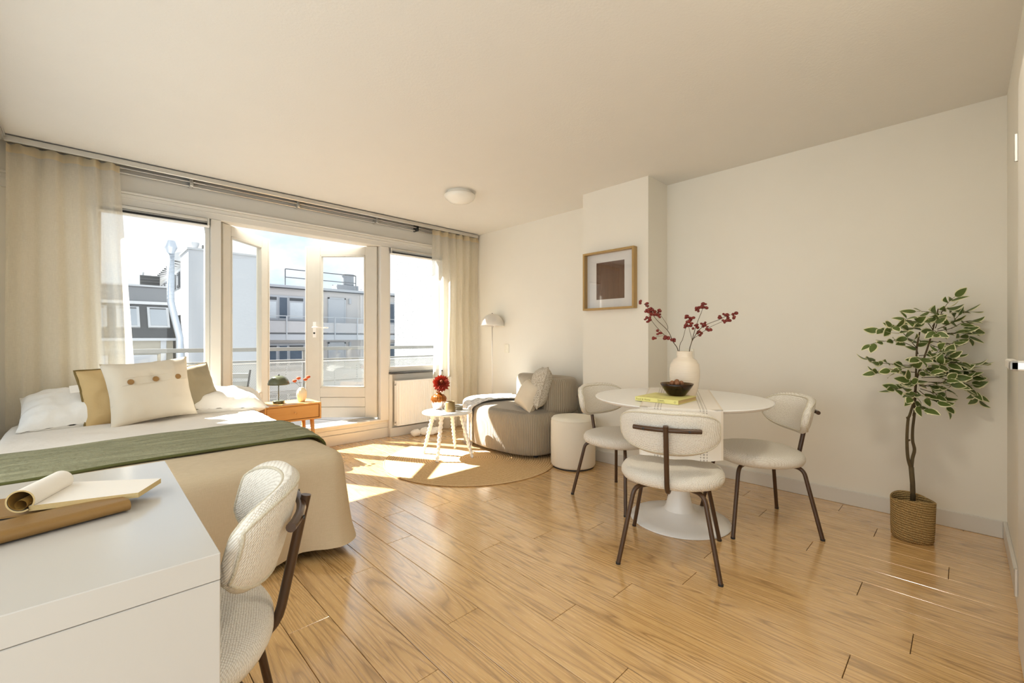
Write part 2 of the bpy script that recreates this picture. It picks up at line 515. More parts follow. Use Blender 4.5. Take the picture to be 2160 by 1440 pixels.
# ------------------------------------------------------------------ mesh helpers
class MB:
    def __init__(s):
        s.v = []; s.f = []; s.uv = None; s.mi = []
    def add(s, vs, fs, mi=0):
        o = len(s.v)
        s.v += [tuple(v) for v in vs]
        s.f += [tuple(i + o for i in f) for f in fs]
        s.mi += [mi] * len(fs)
        return s
    def box(s, x0, x1, y0, y1, z0, z1, bev=0.0, seg=1, mi=0, mat=None):
        if bev <= 0 and mat is None:
            vs = [(x, y, z) for x in (x0, x1) for y in (y0, y1) for z in (z0, z1)]
            return s.add(vs, [(0, 1, 3, 2), (4, 6, 7, 5), (0, 4, 5, 1), (2, 3, 7, 6), (0, 2, 6, 4), (1, 5, 7, 3)], mi)
        bm = bmesh.new()
        bmesh.ops.create_cube(bm, size=1)
        for v in bm.verts:
            v.co = Vector(((x0 + x1) / 2 + v.co.x * (x1 - x0), (y0 + y1) / 2 + v.co.y * (y1 - y0), (z0 + z1) / 2 + v.co.z * (z1 - z0)))
        if bev > 0:
            bmesh.ops.bevel(bm, geom=list(bm.edges), offset=bev, segments=seg, affect='EDGES', profile=0.5)
        if mat is not None:
            bm.transform(mat)
        bm.verts.index_update()
        s.add([v.co[:] for v in bm.verts], [[v.index for v in f.verts] for f in bm.faces], mi)
        bm.free()
        return s
    def tube(s, path, rad, n=10, mi=0, caps=True):
        P = [Vector(p) for p in path]
        rs = rad if isinstance(rad, (list, tuple)) else [rad] * len(P)
        vs, fs = [], []
        up = None
        for i, p in enumerate(P):
            if i == 0: t = P[1] - P[0]
            elif i == len(P) - 1: t = P[-1] - P[-2]
            else: t = (P[i + 1] - P[i]).normalized() + (P[i] - P[i - 1]).normalized()
            t.normalize()
            if up is None:
                up = Vector((0, 0, 1)) if abs(t.z) < 0.9 else Vector((1, 0, 0))
            a = t.cross(up).normalized(); b = a.cross(t).normalized(); up = b
            for k in range(n):
                an = 2 * PI * k / n
                vs.append(p + (a * math.cos(an) + b * math.sin(an)) * rs[i])
        for i in range(len(P) - 1):
            for k in range(n):
                k2 = (k + 1) % n
                fs.append((i * n + k, i * n + k2, (i + 1) * n + k2, (i + 1) * n + k))
        if caps:
            fs.append(tuple(range(n - 1, -1, -1)))
            fs.append(tuple((len(P) - 1) * n + k for k in range(n)))
        return s.add(vs, fs, mi)
    def lathe(s, prof, n=32, mi=0, c=(0, 0, 0), rf=None):
        """prof: list of (r, z); rf(angle, i) multiplies the radius"""
        vs, fs, rows = [], [], []
        for i, (r, z) in enumerate(prof):
            if r < 1e-6:
                rows.append([len(vs)]); vs.append((c[0], c[1], c[2] + z))
            else:
                row = []
                for k in range(n):
                    a = 2 * PI * k / n
                    q = r * (rf(a, i) if rf else 1)
                    row.append(len(vs)); vs.append((c[0] + q * math.cos(a), c[1] + q * math.sin(a), c[2] + z))
                rows.append(row)
        for a, b in zip(rows, rows[1:]):
            if len(a) == 1 and len(b) == 1: continue
            for k in range(n):
                k2 = (k + 1) % n
                if len(a) == 1: fs.append((a[0], b[k2], b[k]))
                elif len(b) == 1: fs.append((a[k], a[k2], b[0]))
                else: fs.append((a[k], a[k2], b[k2], b[k]))
        return s.add(vs, fs, mi)
    def grid(s, fn, nu, nv, cu=False, cv=False, mi=0, uvfn=None):
        """fn(u,v) with u,v in 0..1"""
        o = len(s.v)
        ru = nu if cu else nu + 1
        rv = nv if cv else nv + 1
        vs = [fn(i / nu, j / nv) for i in range(ru) for j in range(rv)]
        fs = []
        for i in range(nu):
            for j in range(nv):
                i2 = (i + 1) % ru; j2 = (j + 1) % rv
                fs.append((i * rv + j, i2 * rv + j, i2 * rv + j2, i * rv + j2))
        return s.add(vs, fs, mi)
    def prism(s, pts, z0, z1, mi=0, bev=0.0, seg=2):
        n = len(pts)
        if bev <= 0:
            vs = [(x, y, z0) for x, y in pts] + [(x, y, z1) for x, y in pts]
            fs = [tuple(range(n - 1, -1, -1)), tuple(range(n, 2 * n))]
            fs += [(i, (i + 1) % n, n + (i + 1) % n, n + i) for i in range(n)]
            return s.add(vs, fs, mi)
    def sphere(s, c, r, n=10, m=6, sc=(1, 1, 1), mi=0):
        pr = [(math.sin(PI * i / m), -math.cos(PI * i / m)) for i in range(m + 1)]
        pr[0] = (0, -1); pr[-1] = (0, 1)
        t = MB().lathe(pr, n)
        return s.add([(c[0] + x * r * sc[0], c[1] + y * r * sc[1], c[2] + z * r * sc[2]) for x, y, z in t.v], t.f, mi)
    def xf(s, m):
        s.v = [tuple(m @ Vector(v)) for v in s.v]
        return s
    def build(s, name, mats, parent=None, smooth=False, loc=None, rot=None, uv=None, sub=0, ang=None):
        me = bpy.data.meshes.new(name)
        me.from_pydata(s.v, [], s.f)
        ms = mats if isinstance(mats, (list, tuple)) else [mats]
        for m in ms:
            me.materials.append(M[m] if isinstance(m, str) else m)
        if len(ms) > 1:
            me.polygons.foreach_set('material_index', s.mi)
        bm = bmesh.new(); bm.from_mesh(me)
        bmesh.ops.recalc_face_normals(bm, faces=bm.faces)
        bm.to_mesh(me); bm.free()
        if smooth:
            me.polygons.foreach_set('use_smooth', [True] * len(me.polygons))
        if ang is not None:
            me.polygons.foreach_set('use_smooth', [True] * len(me.polygons))
            me.set_sharp_from_angle(angle=R(ang))
        if uv:
            lay = me.uv_layers.new(name='UVMap')
            for lp in me.loops:
                lay.data[lp.index].uv = uv[lp.vertex_index]
        me.update()
        o = bpy.data.objects.new(name, me)
        COL.objects.link(o)
        if parent is not None: o.parent = parent
        if loc is not None: o.location = loc
        if rot is not None: o.rotation_euler = rot
        if sub:
            md = o.modifiers.new('sub', 'SUBSURF'); md.levels = sub; md.render_levels = sub
        return o

def tag(o, label, cat=None, group=None, kind=None):
    if label: o['label'] = label
    if cat: o['category'] = cat
    if group: o['group'] = group
    if kind: o['kind'] = kind
    return o

def thing(name, label, cat, loc=(0, 0, 0), rz=0.0, group=None, kind=None):
    o = bpy.data.objects.new(name, None)
    o.empty_display_size = 0.05
    COL.objects.link(o)
    o.location = loc
    o.rotation_euler = (0, 0, rz)
    return tag(o, label, cat, group, kind)

def struct(o, label=None):
    o['kind'] = 'structure'
    if label: o['label'] = label
    return o

def copy_tree(root, loc, rz, label, group=None):
    r = root.copy(); COL.objects.link(r); r.location = loc; r.rotation_euler = (0, 0, rz); r['label'] = label
    if group: r['group'] = group
    for ch in list(root.children):
        c = ch.copy(); COL.objects.link(c); c.parent = r
        for g in list(ch.children):
            d = g.copy(); COL.objects.link(d); d.parent = c
    return r

def bez(pts, n=8):
    """smooth (Catmull-Rom) path through the points"""
    P = [Vector(p) for p in pts]
    out = []
    for i in range(len(P) - 1):
        p0 = P[max(i - 1, 0)]; p1 = P[i]; p2 = P[i + 1]; p3 = P[min(i + 2, len(P) - 1)]
        for k in range(n):
            t = k / n
            out.append(0.5 * ((2 * p1) + (-p0 + p2) * t + (2 * p0 - 5 * p1 + 4 * p2 - p3) * t * t + (-p0 + 3 * p1 - 3 * p2 + p3) * t ** 3))
    out.append(P[-1])
    return out

def round_path(pts, r=0.03, n=5):
    """polyline with rounded corners"""
    P = [Vector(p) for p in pts]
    out = [P[0]]
    for i in range(1, len(P) - 1):
        a = (P[i - 1] - P[i]); b = (P[i + 1] - P[i])
        d = min(r, a.length * 0.49, b.length * 0.49)
        A = P[i] + a.normalized() * d; B = P[i] + b.normalized() * d
        for k in range(n + 1):
            t = k / n
            out.append((1 - t) ** 2 * A + 2 * t * (1 - t) * P[i] + t * t * B)
    out.append(P[-1])
    return out

rnd = random.Random(7)

# ------------------------------------------------------------------ the room
XL, XR, YW, YB, ZC = -0.50, 3.785, 4.70, -1.50, 2.55

fl = struct(MB().box(XL - 0.2, XR + 0.2, YB - 0.15, YW + 0.12, -0.10, -0.012).build('floor', 'subfloor'), 'oak plank floor')
PW, PL = 0.16, 1.43
joints = {-2: 1.825, -1: 1.271, 0: 2.07, 1: 1.443, 2: 2.244, 3: 1.167, 4: 1.817, 5: 1.083, 6: 1.716, 7: 0.914, 8: 0.135,
          9: 0.945, 10: 0.332, 11: 1.25, 12: 0.593, 13: 0.05, 14: 0.92, 15: 0.362, 16: 1.12, 17: 0.58, 18: 0.0,
          -3: 0.62, -4: 1.38, -5: 0.30, -6: 0.95, -7: 0.15, -8: 1.1, -9: 0.5}
plank_mesh = {}
for k in range(-9, 19):
    x0 = 0.871 + PW * k
    xa, xb = max(x0, XL - 0.02), min(x0 + PW, XR + 0.02)
    if xb - xa < 0.02: continue
    y = joints[k] - PL * 4
    while y < YW:
        a, b = max(y, YB), min(y + PL, YW)
        if b - a > 0.02:
            key = (round(xb - xa, 3), round(b - a, 3))
            hx, hy = (xb - xa) / 2 - 0.0011, (b - a) / 2 - 0.0011
            if key not in plank_mesh:
                o = MB().box(-hx, hx, -hy, hy, -0.012, 0, 0.0012).build('plank', 'oak', fl)
                plank_mesh[key] = o.data
            else:
                o = bpy.data.objects.new('plank', plank_mesh[key]); COL.objects.link(o); o.parent = fl
            o.location = ((xa + xb) / 2, (a + b) / 2, 0)
        y += PL

struct(MB().box(XL - 0.2, XR + 0.2, YB - 0.15, YW + 0.12, ZC, ZC + 0.12).build('ceiling', 'ceiling'), 'plain off-white plastered ceiling')
struct(MB().box(XR, XR + 0.2, -0.37, YW + 0.12, 0, ZC).build('wall_right', 'wall'), 'long cream side wall')
struct(MB().box(3.44, XR, 1.879, 2.57, 0, ZC).build('wall_pier', 'wall'), 'shallow cream chimney pier on the side wall')
wl = MB()
wl.box(XL - 0.2, XL, YB - 0.15, -1.20, 0, ZC).box(XL - 0.2, XL, 4.30, YW + 0.12, 0, ZC)
wl.box(XL - 0.2, XL, -1.20, 4.30, 0, 0.12).box(XL - 0.2, XL, -1.20, 4.30, 2.35, ZC)
struct(wl.build('wall_left', 'wall'), 'side wall beside the bed')
ww = MB()
ww.box(XL, XR, YW, YW + 0.12, 2.22, ZC)
ww.box(XL, 0.02, YW, YW + 0.12, 0, 2.22).box(3.26, XR, YW, YW + 0.12, 0, 2.22)
ww.box(0.02, 0.82, YW, YW + 0.12, 0, 0.75).box(2.42, 3.26, YW, YW + 0.12, 0, 0.735)
ww.box(0.82, 2.42, YW, YW + 0.12, 0, 0.198)
struct(ww.build('wall_window', 'trim'), 'window wall with doors to the balcony')
struct(MB().box(1.30, XR, -0.37, -0.175, 0, ZC).build('wall_end', 'wall'), 'end wall with the inner door')
struct(MB().box(1.30, 1.45, YB, -0.37, 0, ZC).build('wall_passage', 'wall'))
wb = MB().box(XL, -0.35, YB - 0.15, YB, 0, ZC).box(1.15, 1.45, YB - 0.15, YB, 0, ZC).box(-0.35, 1.15, YB - 0.15, YB, 0, 0.72).box(-0.35, 1.15, YB - 0.15, YB, 2.2, ZC)
struct(wb.build('wall_back', 'wall'), 'rear wall with an opening for the added window')
w4 = struct(thing('added_window_4', 'rear window added for fill light', None))  # unseen window, added so fill light can enter from behind the camera
for a in ((-0.35, -0.29, 0.72, 2.2), (1.09, 1.15, 0.72, 2.2), (-0.29, 1.09, 0.72, 0.78), (-0.29, 1.09, 2.14, 2.2)):
    MB().box(a[0], a[1], YB - 0.12, YB - 0.05, a[2], a[3], 0.004).build('frame_bar', 'white_trim', w4)
MB().box(-0.29, 1.09, YB - 0.09, YB - 0.085, 0.78, 2.14).build('pane', 'glass', w4)

# side window inferred from the second rail, made wall-long to carry fill light
w3 = struct(thing('window_3', 'side window beside the bed', None))
YS = (-1.20, 0.175, 1.55, 2.925, 4.30)
for y in YS:
    MB().box(-0.64, -0.56, max(y - 0.03, -1.2), min(y + 0.03, 4.3), 0.12, 2.35, 0.004).build('frame_post', 'white_trim', w3)
for ya, yb_ in zip(YS, YS[1:]):
    for z in (0.12, 2.29):
        MB().box(-0.64, -0.56, ya + 0.03, yb_ - 0.03, z, z + 0.06, 0.004).build('frame_rail', 'white_trim', w3)
    MB().box(-0.605, -0.60, ya + 0.03, yb_ - 0.03, 0.18, 2.29).build('pane', 'glass', w3)

# skirting
b = struct(MB().box(XR - 0.016, XR, -0.16, 1.879, 0, 0.10, 0.003).build('baseboard_right', 'white_trim'))
struct(MB().box(XR - 0.016, XR, 2.57, YW, 0, 0.10, 0.003).build('baseboard_right_far', 'white_trim'))
pb = MB().box(3.424, 3.44, 1.863, 2.586, 0, 0.10, 0.003).box(3.44, 3.785, 1.863, 1.879, 0, 0.10).box(3.44, 3.769, 2.57, 2.586, 0, 0.10)
struct(pb.build('baseboard_pier', 'white_trim'))
struct(MB().box(2.56, XR, -0.175, -0.160, 0, 0.10, 0.003).build('baseboard_end', 'white_trim'))
struct(MB().box(2.505, 3.74, 4.64, YW, 0, 0.105, 0.003).build('baseboard_window', 'white_trim'))

# trims of the window wall
t1 = struct(thing('trim_1', 'cream head casing above the windows', None))
MB().box(-0.46, 3.66, 4.672, YW, 2.22, 2.315, 0.004).build('casing_board', 'white_trim', t1)
MB().box(-0.46, 3.66, 4.660, YW, 2.315, 2.335, 0.006, 2).build('casing_moulding', 'white_trim', t1)
MB().box(-0.46, 3.66, 4.668, YW - 0.02, 2.270, 2.282, 0.003).build('casing_bead', 'white_trim', t1)
t2 = struct(MB().box(0.766, 0.845, 4.665, 4.80, 0.20, 2.22, 0.004).build('trim_2', 'white_trim'), 'cream post between window and doors')
t3 = struct(MB().box(2.40, 2.505, 4.665, 4.80, 0.20, 2.22, 0.004).build('trim_3', 'white_trim'), 'cream post between doors and window')
t4 = struct(thing('trim_4', 'cream plinth under the balcony doors', None))
MB().box(0.83, 2.505, 4.684, YW, 0, 0.112, 0.003).build('plinth_board', 'white_trim', t4)
MB().box(0.83, 2.505, 4.692, YW, 0.116, 0.165, 0.003).build('plinth_strip', 'white_trim', t4)
MB().box(0.845, 2.40, 4.66, 4.86, 0.20, 0.222, 0.004).build('door_sill', 'white_trim', t4)
MB().box(0.845, 2.40, 4.78, 4.85, 0.222, 0.234, 0.003).build('metal_threshold', 'alu', t4)
t5 = struct(MB().box(2.505, 2.545, 4.655, YW, 0.105, 0.735, 0.003).build('trim_5', 'white_trim'))

# fixed windows
def fixed_window(name, label, x0, x1, z0, z1):
    w = struct(thing(name, label, None))
    MB().box(x0, x1, 4.675, 4.775, z0, z0 + 0.065, 0.005).build('bottom_rail', 'white_trim', w)
    MB().box(x0, x1, 4.70, 4.775, z1 - 0.045, z1, 0.005).build('top_rail', 'white_trim', w)
    MB().box(x0, x0 + 0.035, 4.70, 4.775, z0 + 0.065, z1 - 0.045, 0.004).build('stile', 'white_trim', w)
    MB().box(x1 - 0.035, x1, 4.70, 4.775, z0 + 0.065, z1 - 0.045, 0.004).build('stile', 'white_trim', w)
    MB().box(x0 + 0.035, x1 - 0.035, 4.735, 4.741, z0 + 0.065, z1 - 0.045).build('pane', 'glass', w)
    return w
fixed_window('window_1', 'fixed window beside the bed', 0.02, 0.766, 0.75, 2.22)
fixed_window('window_2', 'fixed window above the radiator', 2.505, 3.26, 0.755, 2.22)
struct(MB().box(2.50, 3.30, 4.605, 4.70, 0.735, 0.755, 0.003).build('trim_6', 'darksill'), 'dark stone sill over the radiator')

# venetian blinds pulled up under the window heads
def blind(label, x0, x1):
    t = thing('window_blind', label, 'blind', (0, 0, 0))
    MB().box(x0, x1, 4.645, 4.672, 2.190, 2.214, 0.002).build('headrail', 'alu', t)
    for i in range(5):
        MB().box(x0 + 0.012, x1 - 0.012, 4.645, 4.672, 2.186 - 0.0052 * (i + 1), 2.186 - 0.0052 * (i + 1) + 0.002).build('slat', 'black' if i > 1 else 'alu', t)
    MB().box(x0, x1, 4.643, 4.674, 2.138, 2.157, 0.004).build('bottom_rail', 'white_metal', t)
    for x in (x0 + 0.01, x1 - 0.01):
        MB().box(x - 0.008, x + 0.008, 4.638, 4.672, 2.15, 2.216, 0.002).build('bracket', 'alu', t)
blind('raised aluminium blind at the head of the window beside the bed', 0.025, 0.755)
blind('raised aluminium blind at the head of the window above the radiator', 2.515, 3.25)

# balcony doors, both leaves swung outwards
def leaf(name, label, hinge, ang, w, flip, st_free, st_hinge):
    d = struct(thing(name, label, None, (hinge[0], hinge[1], 0), ang))
    z0, z1, gz0, gz1 = 0.24, 2.215, 0.585, 2.115
    s = 1 if not flip else -1
    th = 0.026
    MB().box(0, st_hinge, -th, th, z0, z1, 0.003).build('hinge_stile', 'oldframe', d)
    MB().box(w - st_free, w, -th, th, z0, z1, 0.003).build('lock_stile', 'oldframe', d)
    MB().box(st_hinge, w - st_free, -th, th, gz1, z1, 0.003).build('top_rail', 'oldframe', d)
    MB().box(st_hinge, w - st_free, -th, th, 0.475, gz0, 0.003).build('middle_rail', 'oldframe', d)
    for a, b in ((0.362, 0.471), (z0, 0.358)):
        MB().box(st_hinge, w - st_free, -th + 0.006, th - 0.006, a, b, 0.004).build('kick_board', 'oldframe', d)
    g = MB()
    g.box(st_hinge, st_hinge + 0.014, -th - 0.004, th + 0.004, gz0, gz1, 0.003)
    g.box(w - st_free - 0.014, w - st_free, -th - 0.004, th + 0.004, gz0, gz1, 0.003)
    g.box(st_hinge, w - st_free, -th - 0.004, th + 0.004, gz0, gz0 + 0.014, 0.003)
    g.box(st_hinge, w - st_free, -th - 0.004, th + 0.004, gz1 - 0.014, gz1, 0.003)
    g.build('glazing_bead', 'oldframe', d)
    MB().box(st_hinge + 0.01, w - st_free - 0.01, -0.003, 0.003, gz0 + 0.01, gz1 - 0.01).build('pane', 'glass', d)
    MB().box(w, w + 0.016, -th - 0.008, th + 0.004, z0, z1, 0.003).build('meeting_strip', 'white_trim', d)
    for z in (2.045, 1.793, 1.255, 0.457):
        MB().tube([(-0.006, s * (th + 0.006), z - 0.045), (-0.006, s * (th + 0.006), z + 0.045)], 0.009, 8).build('hinge', 'black', d)
    return d
d1 = leaf('door_1', 'glazed balcony door leaf standing open beside the bed', (0.853, 4.74), R(42), 0.66, False, 0.10, 0.105)
d2 = leaf('door_2', 'glazed balcony door leaf with lever handle standing open', (2.392, 4.73), R(136), 0.81, True, 0.155, 0.135)
for sgn in (1, -1):
    hd = MB().box(0.700, 0.738, sgn * 0.026 - 0.003, sgn * 0.026 + 0.003, 1.165, 1.345, 0.002).build('handle_plate', 'white_metal', d2)
    MB().tube(round_path([(0.725, sgn * 0.028, 1.28), (0.725, sgn * 0.075, 1.28), (0.605, sgn * 0.075, 1.28)], 0.018), 0.0085, 10).build('lever', 'white_metal', hd, smooth=True)
    MB().lathe([(0, -0.004), (0.011, -0.004), (0.011, 0.004), (0, 0.004)], 14).xf(Matrix.Translation((0.721, sgn * 0.030, 1.215)) @ Matrix.Rotation(R(90), 4, 'X')).build('lock_cylinder', 'black', hd)

# inner door in the end wall
d3 = struct(thing('door_3', 'white inner door at the edge of the room', None))
MB().box(2.462, 2.56, -0.175, -0.150, 0, 2.16, 0.004).build('door_casing', 'white_trim', d3)
MB().box(1.36, 1.41, -0.175, -0.150, 0, 2.16, 0.004).build('door_casing', 'white_trim', d3)
MB().box(1.36, 2.56, -0.175, -0.150, 2.10, 2.18, 0.004).build('door_casing', 'white_trim', d3)
MB().box(1.415, 2.456, -0.174, -0.140, 0.012, 2.095, 0.003).build('door_leaf', 'white_trim', d3)
for z in (0.25, 1.855):
    MB().tube([(2.459, -0.138, z - 0.05), (2.459, -0.138, z + 0.05)], 0.008, 8).build('hinge', 'steel', d3)
lv = MB().box(1.43, 1.47, -0.142, -0.134, 1.06, 1.12, 0.003).build('handle_plate', 'steel', d3)
MB().box(1.440, 1.460, -0.140, -0.070, 1.080, 1.102, 0.004, 2).box(1.440, 1.590, -0.086, -0.070, 1.080, 1.102, 0.004, 2).build('lever', 'steel', lv)

# ------------------------------------------------------------------ balcony
bs = tag(MB().box(-2.2, 4.2, 4.82, 6.10, -0.15, 0.10, 0.01).build('balcony_slab', 'concrete'), 'pale concrete balcony floor outside the doors', None, None, 'structure')
br = thing('balcony_railing', 'grey balcony railing with perforated metal sheets', 'railing', (0, 6.0, 0.10))
MB().box(-2.2, 4.19, -0.025, 0.025, 0.895, 0.942, 0.004).build('handrail', 'rail_paint', br)
MB().box(-2.2, 4.19, -0.022, 0.022, 0.765, 0.785, 0.003).build('upper_rail', 'rail_paint', br)
MB().box(-2.2, 4.19, -0.018, 0.018, 0.742, 0.760, 0.003).build('sheet_edge', 'galv', br)
for x0, x1 in ((-2.15, -1.25), (-1.19, -0.13), (-0.07, 0.94), (1.00, 1.98), (2.04, 3.06), (3.12, 4.15)):
    MB().box(x0, x1, -0.0015, 0.0015, 0.06, 0.745).build('perforated_sheet', 'perf', br)
for x in (-2.18, -1.22, -0.10, 0.97, 2.01, 3.09, 4.17):
    MB().box(x - 0.02, x + 0.02, 0.004, 0.034, 0.0, 0.90, 0.003).build('post', 'rail_paint', br)
MB().box(-2.2, 4.19, -0.018, 0.018, 0.045, 0.06, 0.003).build('lower_rail', 'galv', br)
# folding chair on the balcony
bc = thing('balcony_chair', 'grey slatted folding chair on the balcony behind the open door', 'chair', (0.98, 5.45, 0.10), R(-32))
for z, y in ((0.64, 0.205), (0.55, 0.18), (0.46, 0.155)):
    MB().box(-0.20, 0.20, y - 0.008, y + 0.008, z - 0.028, z + 0.028, 0.004).build('back_slat', 'rail_paint', bc)
for i in range(5):
    MB().box(-0.20, 0.20, -0.20 + i * 0.078, -0.14 + i * 0.078, 0.395, 0.41, 0.003).build('seat_slat', 'rail_paint', bc)
for sx in (-1, 1):
    MB().tube([(sx * 0.205, 0.235, 0.70), (sx * 0.205, 0.12, 0.40), (sx * 0.205, -0.18, 0.012)], 0.010, 8).build('leg', 'black', bc)
    MB().tube([(sx * 0.19, -0.17, 0.395), (sx * 0.19, 0.20, 0.012)], 0.010, 8).build('leg', 'black', bc)

# ------------------------------------------------------------------ exterior
nw = tag(MB().box(4.20, 7.5, 4.82, 7.6, -8, 9).build('neighbour_wall', 'stucco'), 'rough white stucco wall of the adjoining house beside the balcony', 'building')
gs = tag(MB().box(-60, 80, 6.3, 90, -9.2, -9).build('courtyard_ground', 'concrete'), 'courtyard ground far below the balcony', None, None, 'structure')
cb = tag(MB().box(-8, -3.6, 4.0, 10.0, -9, 12).build('sun_blocker', 'ext_white'), 'unseen tall block added to keep sun off the side window', 'building')  # unseen block, added only to stop sun entering the side window

# apartment block with galleries
ab = thing('apartment_block', 'beige apartment block with access galleries across the courtyard', 'building', (0, 27, 0))
def part(o, mat, parent, *boxes, bev=0.0):
    m = MB()
    for bx in boxes: m.box(*bx, bev)
    return m.build(o, mat, parent)
part('wall', 'ext_beige', ab, (5.9, 34, 0.08, 9, -9, 4.08))
part('roof_edge', 'ext_white', ab, (5.8, 34.1, -0.10, 9.1, 4.08, 4.22))
part('roof_edge_seam', 'ext_dark', ab, (5.8, 34.1, -0.06, 0.1, 4.03, 4.08))
for base in (0.0, -2.75, -5.5):
    part('window_band', 'ext_white', ab, (6.2, 9.95, -0.02, 0.10, 2.19 + base, 3.62 + base))
    for (x0, x1, kind) in ((6.30, 6.95, 1), (7.05, 7.53, 1), (7.68, 8.08, 0), (8.21, 8.96, 1), (9.09, 9.75, 1)):
        f = part('window', 'ext_white', ab, (x0 - 0.03, x1 + 0.03, -0.05, 0.0, 2.24 + base, 3.55 + base))
        if kind:
            part('transom_pane', 'ext_dark', f, (x0, x1, -0.06, -0.045, 3.34 + base, 3.51 + base))
            part('pane', 'ext_blind' if base == 0 else 'ext_glass', f, (x0 + 0.03, x1 - 0.03, -0.06, -0.045, 2.32 + base, 3.24 + base))
        else:
            part('pane', 'ext_glass', f, (x0, x1, -0.06, -0.045, 2.32 + base, 3.50 + base))
    dr = part('door', 'ext_white', ab, (10.5, 11.42, -0.03, 0.1, 1.40 + base, 3.60 + base))
    part('door_frame', 'ext_white', dr, (10.42, 10.5, -0.05, 0.1, 1.40 + base, 3.68 + base), (11.42, 11.5, -0.05, 0.1, 1.40 + base, 3.68 + base), (10.42, 11.5, -0.05, 0.1, 3.60 + base, 3.68 + base))
    part('wall_lamp', 'ext_white', ab, (11.72, 11.84, -0.08, 0.1, 3.35 + base, 3.68 + base))
    part('window', 'ext_white', ab, (14.2, 15.6, -0.03, 0.1, 2.1 + base, 3.6 + base))
    part('pane', 'ext_glass', ab, (14.3, 14.84, -0.05, 0.0, 2.25 + base, 3.5 + base), (14.95, 15.5, -0.05, 0.0, 2.25 + base, 3.5 + base))
    g = part('gallery_slab', 'ext_white', ab, (5.9, 34, -1.25, 0.1, 1.08 + base, 1.40 + base))
    part('gallery_parapet', 'parapet', ab, (5.9, 9.6, -1.22, -1.15, 1.50 + base, 2.12 + base), (9.62, 20, -1.22, -1.15, 1.50 + base, 2.08 + base))
    part('gallery_handrail', 'galv', ab, (5.9, 34, -1.24, -1.19, 2.38 + base, 2.42 + base))
    part('gallery_drip', 'ext_dark', ab, (5.9, 34, -1.26, -1.2, 1.40 + base, 1.46 + base))
    for x in (6.3, 7.70, 9.05, 10.34, 11.71, 13.1, 14.4):
        part('gallery_post', 'galv', ab, (x - 0.03, x + 0.03, -1.28, -1.22, 1.12 + base, 2.40 + base))
MB().tube([(12.5, -0.05, -8), (12.5, -0.05, 3.95)], 0.06, 8).build('drainpipe', 'ext_beige', ab)
rr = MB()
for x in (8.08, 10.2, 12.3): rr.tube([(x, 0.3, 4.2), (x, 0.3, 5.20)], 0.03, 6)
rr.tube([(8.08, 0.3, 5.20), (12.3, 0.3, 5.20)], 0.03, 6).tube([(8.08, 0.3, 4.72), (12.3, 0.3, 4.72)], 0.03, 6)
rr.build('roof_railing', 'ext_dark', ab)
vt = thing('roof_ventilator', 'grey ventilator housing on the apartment block roof', 'ventilator', (0, 33, 4.22))
part('housing', 'vent_grey', vt, (13.25, 14.9, -0.4, 0.6, 0.0, 1.0))
MB().lathe([(0, 0.0), (0.42, 0.0), (0.42, 1.75), (0.50, 1.78), (0.50, 1.86), (0.30, 1.95), (0, 1.95)], 20, c=(14.3, 0.1, 0)).build('cowl', 'vent_grey', vt, ang=40)
part('cage', 'galv', vt, (12.95, 13.0, -0.3, -0.25, 0, 0.95), (12.95, 13.25, -0.3, -0.25, 0.9, 0.95), (12.95, 13.25, -0.3, -0.25, 0.45, 0.5), (15.15, 15.2, -0.3, -0.25, 0, 0.8), (14.9, 15.2, -0.3, -0.25, 0.75, 0.8), (14.9, 15.2, -0.3, -0.25, 0.4, 0.45))

# white stair tower
tw = thing('white_tower', 'tall windowless white rendered tower in the courtyard', 'building', (0, 23.4, 0))
part('tower_wall', 'ext_white', tw, (3.03, 5.75, 0, 2.24, -9, 5.05))
part('tower_coping', 'galv', tw, (2.98, 5.80, -0.05, 2.3, 5.05, 5.13))
def cap(x, y, z, r, h, m, lab, parent):
    return MB().lathe([(0, 0), (r * 0.8, 0), (r * 0.8, h * 0.45), (r * 1.15, h * 0.75), (r * 1.2, h), (0, h)], 16, c=(x, y, z)).build('roof_vent', m, parent, ang=40)
cap(3.38, 0.75, 5.13, 0.13, 0.36, 'ext_white', '', tw)
part('roof_vent', 'ext_dark', tw, (3.62, 3.86, 0.6, 0.9, 5.20, 5.40))
cap(4.02, 0.75, 5.13, 0.09, 0.3, 'galv', '', tw)

# mansard house
mh = thing('mansard_house', 'grey house with dark slate mansard roof and roof windows', 'building', (0, 27, 0))
part('attic_wall', 'ext_grey', mh, (-9, 2.72, 0.0, 8, 2.86, 3.62))
part('attic_coping', 'ext_white', mh, (-9, 2.80, -0.08, 8, 3.62, 3.70))
part('attic_cornice', 'galv', mh, (-9, 2.76, -0.10, 0.3, 2.78, 2.92))
sl = MB()
sl.add([(-9, 0.0, 2.80), (2.72, 0.0, 2.80), (2.80, -1.30, 1.18), (-9, -1.30, 1.18), (-9, 6, 2.80), (2.72, 6, 2.80), (2.80, 6, 1.18), (-9, 6, 1.18)],
       [(0, 1, 2, 3), (1, 5, 6, 2), (4, 0, 3, 7), (3, 2, 6, 7), (0, 4, 5, 1), (4, 7, 6, 5)])
sl.build('slate_roof', 'slate', mh)
sd = Vector((0, -1.30, -1.62)).normalized(); sn = Vector((0, -1.62, 1.30)).normalized()
